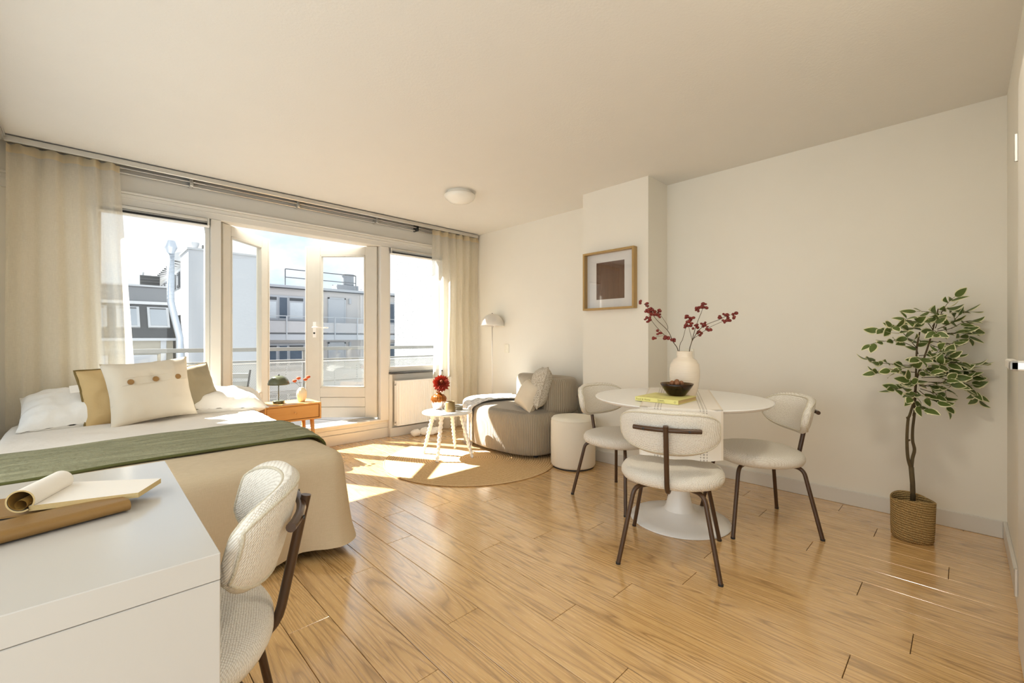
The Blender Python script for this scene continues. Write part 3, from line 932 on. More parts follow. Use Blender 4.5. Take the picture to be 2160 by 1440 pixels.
for xc in (2.28, 1.20, 0.1, -1.0):
    rot = Matrix(((1, 0, 0), (0, sd.y, sn.y), (0, sd.z, sn.z))).to_4x4()
    rot.translation = Vector((xc, -0.55, 2.80 - 0.55 * 1.62 / 1.30))
    f = MB().box(-0.40, 0.40, -0.62, 0.62, 0.0, 0.10, 0.01, mat=rot).build('roof_window', 'galv', mh)
    MB().box(-0.30, 0.30, -0.45, 0.52, 0.10, 0.115, mat=rot).build('pane', 'roof_pane', f)
    MB().box(-0.30, 0.30, -0.54, -0.47, 0.10, 0.125, mat=rot).build('blind_box', 'ext_dark', f)
part('gutter', 'ext_white', mh, (-9, 2.84, -1.45, -1.25, 1.06, 1.18))
part('wall', 'ext_yellow', mh, (-9, 2.75, -1.25, 6, -9, 1.06))
part('wall_pier', 'ext_white', mh, (2.30, 2.50, -1.30, -1.2, -9, 1.06))
for xc in (1.75, 0.1):
    f = part('window', 'ext_white', mh, (xc - 0.50, xc + 0.42, -1.33, -1.2, -1.2, 0.42))
    part('pane', 'ext_glass', f, (xc - 0.36, xc + 0.30, -1.35, -1.32, -1.0, 0.02))
part('floor_band', 'ext_grey', mh, (-9, 2.78, -1.32, -1.2, 0.50, 0.62))
hb = thing('roof_air_unit', 'dark louvred air unit on the mansard house roof', 'ventilator', (0, 28.4, 3.70))
part('casing', 'ext_dark', hb, (1.73, 2.51, 0, 0.8, 0, 0.62))
for i in range(4):
    part('louvre', 'slate', hb, (1.75, 2.49, -0.03, 0.0, 0.06 + i * 0.14, 0.15 + i * 0.14))
MB().tube([(1.86, 0.3, 0.6), (1.86, 0.3, 0.80)], 0.05, 8).build('stub_pipe', 'galv', hb)

# long house with deep eaves behind the tower
eh = thing('eaves_house', 'white house with deep dark eaves behind the tower', 'building', (3.38, 0, 0))
part('wall', 'ext_white', eh, (0, 1.55, 26.5, 39, -9, 4.9))
ev = MB()
ev.add([(-0.55, 26.5, 5.0), (-0.55, 39, 5.0), (0.2, 39, 4.85), (0.2, 26.5, 4.85), (-0.55, 26.5, 5.28), (-0.55, 39, 5.28), (1.6, 39, 6.0), (1.6, 26.5, 6.0)],
       [(0, 1, 2, 3), (0, 4, 5, 1), (4, 7, 6, 5), (0, 3, 7, 4), (1, 5, 6, 2), (3, 2, 6, 7)])
ev.build('eaves', 'galv', eh)
for i in range(14):
    y = 26.8 + i * 0.85
    part('rafter', 'ext_dark', eh, (-0.53, 0.0, y, y + 0.09, 4.92, 5.0))
for i in range(7):
    y = 27.2 + i * 1.6
    f = part('window', 'ext_grey', eh, (-0.05, 0.02, y, y + 0.9, 3.9, 4.7))
    part('pane', 'ext_glass', f, (-0.07, -0.04, y + 0.1, y + 0.8, 4.0, 4.6))
# flue pipe
fp = thing('flue_pipe', 'tall galvanised ventilation flue with a conical cap', 'pipe', (0, 22.1, 0))
MB().tube([(2.58, 0, -9), (2.58, 0, 1.20), (2.545, 0, 1.38), (2.315, 0, 2.50), (2.29, 0, 2.70), (2.29, 0, 4.58)], 0.125, 16).build('duct', 'zinc', fp, smooth=True)
for i in range(12):
    z = 2.75 + i * 0.155
    MB().lathe([(0.124, z), (0.131, z + 0.006), (0.131, z + 0.016), (0.124, z + 0.022)], 16, c=(2.29, 0, 0)).build('duct_seam', 'zinc', fp, smooth=True)
MB().lathe([(0.125, 4.55), (0.125, 4.60), (0.215, 4.80), (0.215, 4.82), (0.14, 5.08), (0, 5.08)], 20, c=(2.29, 0, 0)).build('cap', 'zinc', fp, ang=35)

# ------------------------------------------------------------------ curtain rails and curtains
cr = thing('curtain_rail', 'long double curtain rail on the ceiling along the window wall', 'curtain rail', (0, 0, 0))
MB().box(-0.43, 3.74, 4.525, 4.545, 2.500, 2.540, 0.003).build('valance', 'alu', cr)
MB().box(-0.43, 3.74, 4.545, 4.70, 2.538, 2.548).build('mounting_board', 'alu', cr)
for y, z in ((4.63, 2.497), (4.665, 2.468)):
    MB().box(-0.43, 3.74, y - 0.012, y + 0.012, z, z + 0.012, 0.002).build('track', 'alu', cr)
for x in (0.62, 1.49, 2.33, 2.86):
    MB().box(x - 0.012, x + 0.012, 4.61, 4.70, 2.462, 2.54, 0.003).build('bracket', 'alu' if x < 2.8 else 'black', cr)
cr2 = thing('curtain_rail', 'short curtain rail end on the ceiling along the side wall', 'curtain rail', (0, 0, 0))
for x in (-0.437, -0.465):
    MB().box(x - 0.012, x + 0.012, 0.3, 4.48, 2.49, 2.52, 0.002).build('track', 'alu', cr2)
MB().box(-0.50, -0.42, 0.3, 4.50, 2.52, 2.548, 0.002).build('mounting_board', 'alu', cr2)

def curtain(label, x0t, x1t, x0b, x1b, y0, zt, zb, n, seed, amp, ua, ub):
    t = thing('curtain', label, 'curtain', ((x0t + x1t) / 2, y0, 0))
    cx = (x0t + x1t) / 2
    rr = random.Random(seed)
    ph = [rr.uniform(-0.5, 0.5) for _ in range(40)]
    def prof(u, v):
        # v = 0 at the top
        w = u + 0.018 * math.sin(9 * u + seed) + 0.01 * ph[int(u * 12)] * v
        x = (x0t + (x1t - x0t) * w) * (1 - v) + (x0b + (x1b - x0b) * w) * v
        a = amp * (0.8 + 0.5 * v + 0.25 * math.sin(13 * u + seed))
        y = a * math.sin(2 * PI * n * u + 0.6 * math.sin(5 * u + seed) + 0.5 * v * math.sin(7 * u)) + 0.25 * a * math.sin(2 * PI * n * 2.3 * u + 2 * v)
        y += 0.012 * math.sin(3 * PI * v + u * 6)
        return x - cx, y
    def f(u, v):
        x, y = prof(u, v * 1.0)
        return (x, y, zt - 0.06 + (zb - zt + 0.06) * v)
    MB().grid(f, n * 16, 40).build('curtain_panel', 'sheer', t, smooth=True)
    def f2(u, v):
        x, y, z = f(ua + (ub - ua) * u, v)
        return (x, y * 0.6 + 0.03 + 0.012 * math.sin(31 * u + seed), z)
    MB().grid(f2, n * 12, 24).build('folded_panel', 'sheer', t, smooth=True)
    def h(u, v):
        x, y = prof(u, 0)
        s = 1.0 - 0.25 * (1 - v)
        return (x, y * s + 0.006 * math.sin(40 * u) * (1 - v), zt - 0.06 * v + 0.006 * math.sin(2 * PI * n * u * 1.5 + seed) * (1 - v))
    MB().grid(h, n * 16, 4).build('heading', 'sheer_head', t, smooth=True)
    return t
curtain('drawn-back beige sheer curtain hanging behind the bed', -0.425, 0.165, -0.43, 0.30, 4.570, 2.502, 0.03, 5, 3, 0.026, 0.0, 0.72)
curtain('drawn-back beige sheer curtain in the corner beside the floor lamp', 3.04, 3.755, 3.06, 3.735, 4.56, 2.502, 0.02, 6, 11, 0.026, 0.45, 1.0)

# ------------------------------------------------------------------ bed
BX0, BX1, BY0, BY1, BZ = -0.425, 1.015, 2.345, 4.44, 0.545
bed = thing('bed', 'double bed with a tan bedspread and white duvet', 'bed', (0, 0, 0))
MB().box(BX0 + 0.06, BX1 - 0.07, BY0 + 0.08, BY1 - 0.02, 0.12, 0.30, 0.01).build('base', 'bed_base', bed)
MB().box(BX0 + 0.03, BX1 - 0.03, BY0 + 0.03, BY1, 0.30, 0.52, 0.05, 3).build('mattress', 'mattress', bed, smooth=False)
for x in (BX0 + 0.12, BX1 - 0.13):
    for y in (BY0 + 0.14, BY1 - 0.10):
        MB().lathe([(0, 0), (0.022, 0), (0.03, 0.12), (0, 0.12)], 12, c=(x, y, 0)).build('leg', 'rubber', bed)
def rrect(x0, x1, y0, y1, r, n=18, m=26):
    pts = []
    for cx, cy, a0 in ((x1 - r, y1 - r, 0), (x0 + r, y1 - r, 90), (x0 + r, y0 + r, 180), (x1 - r, y0 + r, 270)):
        for k in range(n + 1):
            a = R(a0 + 90 * k / n)
            pts.append((cx + r * math.cos(a), cy + r * math.sin(a), math.cos(a), math.sin(a)))
    out = []
    for i in range(len(pts)):
        a = pts[i]; b = pts[(i + 1) % len(pts)]
        out.append(a)
        d = math.hypot(b[0] - a[0], b[1] - a[1])
        if d > 0.2:
            for k in range(1, m):
                t = k / m
                out.append(tuple(a[j] * (1 - t) + b[j] * t for j in range(4)))
    return out
base = rrect(BX0, BX1, BY0, BY1, 0.09)
loops = [(-0.45, 0.000, 0), (-0.25, 0.0, 0), (-0.12, -0.002, 0), (-0.06, -0.008, 0), (-0.03, -0.018, 0), (-0.012, -0.036, 0.0), (0.0, -0.065, 0.001),
         (0.004, -0.12, 0.003), (0.008, -0.19, 0.006), (0.012, -0.26, 0.010), (0.016, -0.33, 0.013), (0.020, -0.40, 0.017), (0.024, -0.455, 0.020), (0.028, -0.505, 0.024)]
m = MB()
NB = len(base)
rows = []
for off, dz, fa in loops:
    row = []
    s = 0.0
    for i, (x, y, nx, ny) in enumerate(base):
        px, py = base[i - 1][:2]
        s += math.hypot(x - px, y - py) if i else 0
        corner = max(0, 1 - math.hypot(x - BX1, y - BY0) / 0.55)
        fold = fa * (math.sin(s * 9.0 + 1.1) + 0.6 * math.sin(s * 21 + 0.4)) * (0.5 + 2.2 * corner)
        zz = BZ + dz
        if dz < -0.4: zz += 0.022 * math.sin(s * 6.5 + 0.8) * (-dz - 0.4) / 0.1 + 0.012
        q = max(off, -0.06) + fold
        kk = max(0.0, -0.06 - off) * 1.9
        bxc, byc = (BX0 + BX1) / 2, (BY0 + BY1) / 2
        xx, yy = x + nx * q, y + ny * q
        row.append(len(m.v)); m.v.append((xx + (bxc - xx) * kk, yy + (byc - yy) * kk, zz))
    rows.append(row)
for a, b in zip(rows, rows[1:]):
    for i in range(NB):
        m.f.append((a[i], a[(i + 1) % NB], b[(i + 1) % NB], b[i])); m.mi.append(0)
m.f.append(tuple(rows[0])); m.mi.append(0)
m.build('bedspread', 'bedspread', bed, smooth=True)
# white duvet over the head half
def duvet(u, v):
    x = BX0 - 0.01 + (BX1 - BX0 + 0.035) * u
    y = 3.05 + (BY1 - 3.03) * v
    e = min(u, 1 - u) * (BX1 - BX0)
    z = BZ + 0.012 + 0.010 * mnoise.noise(Vector((x * 3.0, y * 3.4, 0.3))) + 0.006 * mnoise.noise(Vector((x * 7, y * 9, 4)))
    if e < 0.07: z -= 0.09 * (1 - e / 0.07) ** 2
    if v < 0.06: z -= 0.012 * (1 - v / 0.06)
    return (x, y, z)
m = MB().grid(duvet, 60, 50)
m.build('duvet', 'duvet', bed, smooth=True)

# green muslin runner
def runner_fn(u, v, lift=0.0):
    x = BX0 - 0.005 + (BX1 - BX0 + 0.12) * u
    y = 2.765 + 0.60 * v + 0.03 * math.sin(2.2 * x + 0.5) * (0.4 + 0.6 * v) + 0.006 * math.sin(11 * x)
    z = BZ + 0.030 + lift + 0.006 * math.sin(40 * v + 1.5 * math.sin(3 * x)) + 0.009 * mnoise.noise(Vector((x * 2.2, y * 26, 0)))
    if v < 0.05: z -= 0.020 * (1 - v / 0.05)
    if v > 0.95: z -= 0.014 * (v - 0.95) / 0.05
    if x > BX1 - 0.07:
        d = x - (BX1 - 0.07)
        ang = min(d / 0.085, PI / 2 * 0.97)
        rest = max(0, d - 0.085 * PI / 2 * 0.97)
        x = BX1 - 0.07 + 0.103 * math.sin(ang) + rest * 0.03
        z = z - 0.085 * (1 - math.cos(ang)) - rest
    return (x, y, z)
rn = thing('bed_runner', 'wrinkled sage green muslin throw laid across the bed', 'throw', (0, 0, 0))
m = MB().grid(runner_fn, 90, 70)
m.build('cloth', 'muslin', rn, smooth=True)
hm = [Vector(runner_fn(i / 60, 0.0)) + Vector((0, -0.004, -0.001)) for i in range(61)]
MB().tube(hm, 0.008, 6).build('hem', 'muslin_hem', rn, smooth=True)

# ------------------------------------------------------------------ pillows and cushions
def pillow_mesh(a, b, T, pinch=0.08, wr=0.006, seed=0, n=34, pw=0.5, taper=0.0):
    m = MB()
    def side(sg):
        def f(u, v):
            s, t = u * 2 - 1, v * 2 - 1
            x = a * s * (1 - pinch * (1 - t * t)) * (1 - taper * t)
            y = b * t * (1 - pinch * (1 - s * s))
            h = ((1 - s ** 4) ** pw) * ((1 - t ** 4) ** pw)
            z = sg * (T * h)
            z += wr * mnoise.noise(Vector((x * 7 + seed, y * 7, sg))) * h + 0.6 * wr * mnoise.noise(Vector((x * 19 + seed, y * 19, sg * 2))) * (1 - (1 - abs(s)) * (1 - abs(t)))
            return (x, y, z)
        return f
    m.grid(side(1), n, n).grid(side(-1), n, n)
    bm = bmesh.new()
    vs = [bm.verts.new(v) for v in m.v]
    for fc in m.f:
        bm.faces.new([vs[i] for i in fc])
    bmesh.ops.remove_doubles(bm, verts=bm.verts, dist=0.0004)
    bm.verts.index_update()
    r = MB().add([v.co[:] for v in bm.verts], [[v.index for v in f.verts] for f in bm.faces])
    bm.free()
    return r
def seam_path(a, b, pinch=0.08, n=20, taper=0.0):
    pts = []
    for (s0, t0, s1, t1) in ((-1, -1, 1, -1), (1, -1, 1, 1), (1, 1, -1, 1), (-1, 1, -1, -1)):
        for k in range(n):
            s = s0 + (s1 - s0) * k / n; t = t0 + (t1 - t0) * k / n
            pts.append((a * s * (1 - pinch * (1 - t * t)) * (1 - taper * t), b * t * (1 - pinch * (1 - s * s)), 0))
    pts.append(pts[0])
    return pts
def stand(cx, cy, zb, b, lean, rz, roll=0.0):
    """matrix that stands a cushion (local x across, local y up, local z = front) on its lower edge"""
    return Matrix.Translation((cx, cy, zb)) @ Matrix.Rotation(rz, 4, 'Z') @ Matrix.Rotation(R(90) - lean, 4, 'X') @ Matrix.Rotation(roll, 4, 'Z') @ Matrix.Translation((0, b, 0))
def put(o, mw):
    o.matrix_world = mw
    return o

BT = BZ + 0.02
p = thing('pillow', 'plump white pillow beside the ochre cushion, under the curtain', 'pillow')
put(p, Matrix.Translation((-0.075, 4.33, BT + 0.095)) @ Matrix.Rotation(R(2), 4, 'Z') @ Matrix.Rotation(R(24), 4, 'X') @ Matrix.Rotation(R(-3), 4, 'Y'))
pillow_mesh(0.275, 0.22, 0.11, 0.05, 0.026, 2, pw=0.7).build('cover', 'white_cotton', p, smooth=True)
p = thing('pillow', 'plump white pillow in the sun beside the nightstand', 'pillow')
put(p, Matrix.Translation((0.78, 4.36, BT + 0.065)) @ Matrix.Rotation(R(-4), 4, 'Z') @ Matrix.Rotation(R(12), 4, 'X') @ Matrix.Rotation(R(4), 4, 'Y'))
pillow_mesh(0.33, 0.22, 0.10, 0.05, 0.026, 5, pw=0.75).build('cover', 'white_cotton', p, smooth=True)

c = thing('cushion', 'ochre velvet cushion with olive edging behind the buttoned cushion', 'cushion')
put(c, stand(0.20, 4.16, BT - 0.01, 0.205, R(16), R(5), R(6)))
pillow_mesh(0.235, 0.210, 0.075, 0.07, 0.016, 9, pw=0.6).build('cover', 'cushion_ochre', c, smooth=True)
MB().tube(seam_path(0.235, 0.210, 0.07), 0.008, 6).build('piping', 'piping_olive', c, smooth=True)
MB().box(-0.272, -0.225, 0.06, 0.11, -0.002, 0.002).build('care_label', 'paper', c)
c = thing('cushion', 'sage green velvet cushion leaning on the sunny pillow', 'cushion')
put(c, stand(0.585, 4.225, BT - 0.01, 0.200, R(18), R(16), R(4)))
pillow_mesh(0.20, 0.205, 0.085, 0.08, 0.018, 21, pw=0.6, taper=0.13).build('cover', 'cushion_sage', c, smooth=True)
MB().tube(seam_path(0.20, 0.205, 0.08, taper=0.13), 0.006, 6).build('piping', 'piping_olive', c, smooth=True)
c = thing('cushion', 'cream linen cushion with three wooden buttons', 'cushion')
put(c, stand(0.335, 3.985, BT + 0.005, 0.218, R(15), R(10), R(4.5)))
pillow_mesh(0.25, 0.225, 0.088, 0.085, 0.012, 33, pw=0.55).build('cover', 'cushion_cream', c, smooth=True)
def cz(x, y, a=0.25, b=0.225, T=0.088, pinch=0.085):
    s = x / (a * (1 - pinch)); t = y / (b * (1 - pinch))
    return T * max(0, 1 - min(1, s) ** 4) ** 0.55 * max(0, 1 - min(1, abs(t)) ** 4) ** 0.55
MB().tube([(x * 0.235 / 10, 0.045, cz(x * 0.0235, 0.045) + 0.002) for x in range(-9, 10)], 0.0022, 5).build('placket_seam', 'cushion_cream', c, smooth=True)
MB().tube([(x * 0.235 / 10, 0.095, cz(x * 0.0235, 0.095) + 0.002) for x in range(-9, 10)], 0.0016, 5).build('placket_seam', 'cushion_cream', c, smooth=True)
for x in (-0.125, 0.012, 0.145):
    z = cz(x, 0.064)
    MB().lathe([(0, 0), (0.017, 0), (0.019, 0.004), (0.017, 0.008), (0.013, 0.007), (0.0, 0.006)], 18, c=(x, 0.064, z + 0.001)).build('button', 'button', c, smooth=True)

# ------------------------------------------------------------------ nightstand with lamp and vase
ns = thing('nightstand', 'honey oak bedside cabinet with one drawer', 'nightstand', (1.33, 4.41, 0))
b = MB().box(-0.242, 0.242, -0.172, 0.172, 0.535, 0.55, 0.002).box(-0.242, 0.242, -0.172, 0.172, 0.395, 0.41, 0.002)
b.box(-0.242, -0.227, -0.172, 0.172, 0.41, 0.535, 0.001).box(0.227, 0.242, -0.172, 0.172, 0.41, 0.535, 0.001).box(-0.227, 0.227, 0.157, 0.172, 0.41, 0.535)
b.build('body', 'nightstand_wood', ns)
d = MB().box(-0.223, 0.223, -0.164, 0.12, 0.414, 0.531, 0.002).build('drawer', 'nightstand_wood', ns)
MB().lathe([(0, 0), (0.006, 0), (0.006, 0.012), (0.011, 0.016), (0.011, 0.024), (0, 0.026)], 14).xf(Matrix.Translation((0.01, -0.164, 0.472)) @ Matrix.Rotation(R(90), 4, 'X')).build('knob', 'nightstand_wood', d, smooth=True)
for sx in (-1, 1):
    for sy in (-1, 1):
        MB().tube([(sx * 0.175, sy * 0.115, 0.396), (sx * 0.20, sy * 0.14, 0.0)], [0.019, 0.011], 12).build('leg', 'nightstand_wood', ns, smooth=True)
tl = thing('table_lamp', 'small olive green mushroom table lamp on the nightstand', 'lamp', (1.246, 4.40, 0.55))
MB().lathe([(0, 0), (0.048, 0), (0.050, 0.003), (0.050, 0.025), (0.047, 0.028), (0, 0.028)], 32).build('base', 'green_lacquer', tl, ang=40)
MB().tube([(0, 0, 0.027), (0, 0, 0.25)], 0.0045, 10).build('stem', 'green_lacquer', tl, smooth=True)
MB().lathe([(0, 0.262), (0.03, 0.258), (0.06, 0.242), (0.080, 0.218), (0.090, 0.190), (0.0915, 0.176), (0.089, 0.176), (0.084, 0.196), (0.06, 0.232), (0, 0.254)], 36).build('shade', 'green_lacquer', tl, smooth=True)
MB().lathe([(0, 0.255), (0.009, 0.258), (0.009, 0.268), (0, 0.272)], 12).build('finial', 'black', tl, smooth=True)
rv = thing('ribbed_vase', 'cream ribbed bud vase on the nightstand', 'vase', (1.445, 4.39, 0.55))
MB().lathe([(0, 0.002), (0.026, 0), (0.038, 0.03), (0.045, 0.065), (0.043, 0.095), (0.032, 0.12), (0.020, 0.132), (0.019, 0.136), (0.014, 0.134), (0.014, 0.11), (0, 0.08)], 56,
           rf=lambda a, i: 1 + (0.055 * abs(math.sin(a * 7)) - 0.03 if 0 < i < 7 else 0)).build('body', 'cream_ribbed', rv, smooth=True)
for i, (dx, dy, h, lab) in enumerate(((-0.062, 0.010, 0.178, 'small orange dried flower leaning furthest towards the green lamp'), (-0.022, 0.022, 0.200, 'small orange dried flower second from the green lamp'),
                                 (0.026, -0.028, 0.190, 'small orange dried flower at the front of the ribbed vase'), (0.066, 0.012, 0.208, 'small orange dried flower leaning towards the open door'))):
    fl_ = thing('dried_flower', lab, 'flower', (1.445 + dx * 0.1, 4.39 + dy * 0.1, 0.635), group='dried flowers in the ribbed vase')
    MB().tube(bez([(0, 0, 0), (dx * 0.2, dy * 0.2, 0.06), (dx * 0.85, dy * 0.85, h - 0.075)], 6), 0.0014, 5).build('stem', 'stem', fl_)
    MB().lathe([(0, -0.012), (0.008, -0.01), (0.018, -0.002), (0.020, 0.006), (0.014, 0.014), (0, 0.017)], 20, c=(dx * 0.87, dy * 0.87, h - 0.065), rf=lambda a, k: 1 + 0.08 * math.sin(a * 9)).build('flower_head', 'terracotta_flower', fl_, smooth=True)

# ------------------------------------------------------------------ desk and what lies on it
DX0, DX1, DY0, DY1, DZ = -0.49, 0.174, 0.965, 1.820, 0.75
dk = thing('desk', 'white laminate desk in the corner of the picture', 'desk', (0, 0, 0))
MB().box(DX0, DX1, DY0, DY1, DZ - 0.05, DZ, 0.0015).build('desktop', 'desk_white', dk)
MB().box(DX0, DX1, DY0 + 0.001, DY0 + 0.046, 0, DZ - 0.0515, 0.0015).build('end_panel', 'desk_white', dk)
MB().box(DX0, DX1, DY1 - 0.046, DY1 - 0.001, 0, DZ - 0.0515, 0.0015).build('end_panel', 'desk_white', dk)
MB().box(DX0, DX0 + 0.02, DY0 + 0.047, DY1 - 0.047, 0.35, DZ - 0.0515).build('back_panel', 'desk_white', dk)

# brown leather folder roll
lr = thing('leather_folder', 'folded brown leather cover lying on the desk', 'folder', (0, 0, DZ))
dirv = Vector((0.198, 0.052, 0)).normalized(); nrm = Vector((-dirv.y, dirv.x, 0))
A = Vector((0.062, 1.348, 0)); A0 = A - dirv * 0.42
def fold(u, v):
    p0 = A0 + (A - A0) * u
    a = -PI / 2 - PI * v
    w = 0.012 * (1 - 0.25 * u)
    return tuple(p0 + nrm * (-0.012 + math.cos(a) * 0.014 + 0) + Vector((0, 0, 0.0145 + math.sin(a) * w)))
prof = []
for k in range(13):
    a = -PI / 2 - PI * k / 12
    prof.append((0.016 * math.cos(a), 0.0145 + 0.0125 * math.sin(a)))
prof = [(0.115, 0.001)] + prof + [(0.06, 0.0245), (0.10, 0.018)]
def lf(u, v):
    i = v * (len(prof) - 1); k = min(int(i), len(prof) - 2); t = i - k
    q = prof[k][0] * (1 - t) + prof[k + 1][0] * t; z = prof[k][1] * (1 - t) + prof[k + 1][1] * t
    p0 = A0 + (A - A0) * u
    return tuple(p0 + nrm * q + Vector((0, 0, z + 0.0008)))
MB().grid(lf, 30, len(prof) - 1).build('cover', 'leather', lr, smooth=True)
# notepad with rolled-back pages
npd = thing('notepad', 'open sketch pad with its pages rolled back on the desk', 'notepad', (0, 0, DZ))
C0, C1, C2, C3 = Vector((-0.10, 1.437, 0.0)), Vector((0.081, 1.372, 0.0)), Vector((0.132, 1.470, 0.0)), Vector((-0.035, 1.600, 0.0))
def slab(a, b, c, d, z0, z1, dzl):
    vs = [(a.x, a.y, z0), (b.x, b.y, z0 + dzl), (c.x, c.y, z0 + dzl), (d.x, d.y, z0)]
    vs += [(x, y, z + (z1 - z0)) for x, y, z in vs]
    return MB().add(vs, [(0, 3, 2, 1), (4, 5, 6, 7), (0, 1, 5, 4), (1, 2, 6, 5), (2, 3, 7, 6), (3, 0, 4, 7)], 0)
sb = slab(C0, C1, C2, C3, 0.018, 0.030, 0.002)
sb.mi = [0, 1, 0, 0, 0, 0]
sb.build('page_block', ['page_edge', 'paper'], npd)
ax = (C3 - C0).normalized(); pr = Vector((ax.y, -ax.x, 0))
cent = C0 - pr * 0.012 + Vector((0, 0, 0.043))
def roll(rad0, rad1, a0, a1, off):
    def f(u, v):
        a = a0 + (a1 - a0) * v; r = rad0 + (rad1 - rad0) * v
        p0 = cent + ax * (-0.004 + 0.155 * u)
        return tuple(p0 + pr * (r * math.sin(a)) + Vector((0, 0, -r * math.cos(a) + off)))
    return f
MB().grid(roll(0.0245, 0.0235, R(60), R(395), 0), 10, 40).build('rolled_pages', 'paper', npd, smooth=True)
MB().grid(roll(0.0215, 0.0195, R(60), R(400), 0), 10, 40).build('rolled_pages_inner', 'leather_in', npd, smooth=True)
MB().grid(roll(0.012, 0.009, R(0), R(330), -0.008), 10, 24).build('rolled_pages_core', 'leather_in', npd, smooth=True)
e0 = cent + ax * -0.004; vs = []
for k in range(41):
    a = R(60 + 335 * k / 40)
    for r in (0.0247, 0.0215):
        vs.append(tuple(e0 + pr * (r * math.sin(a)) + Vector((0, 0, -r * math.cos(a)))))
MB().add(vs, [(2 * k, 2 * k + 2, 2 * k + 3, 2 * k + 1) for k in range(40)]).build('rolled_edge', 'page_edge', npd)
q0 = C0 - pr * 0.012; q1 = q0 + (C1 - C0).normalized() * -0.18
vs = []
for k in range(9):
    t = k / 8
    pc = q0 + (C1 - C0) * (0.62 - 1.7 * t)
    z = 0.0185 - 0.014 * min(1, t * 1.6) + (0.0 if t < 0.62 else 0.0)
    vs += [(pc.x, pc.y, max(z, 0.0125)), (pc.x + ax.x * 0.15, pc.y + ax.y * 0.15, max(z, 0.0125)), (pc.x, pc.y, max(z, 0.0125) - 0.004), (pc.x + ax.x * 0.15, pc.y + ax.y * 0.15, max(z, 0.0125) - 0.004)]
MB().add(vs, [f for k in range(8) for f in ((4 * k, 4 * k + 4, 4 * k + 5, 4 * k + 1), (4 * k + 2, 4 * k + 3, 4 * k + 7, 4 * k + 6), (4 * k, 4 * k + 2, 4 * k + 6, 4 * k + 4))]).build('back_cover', 'leather', npd)

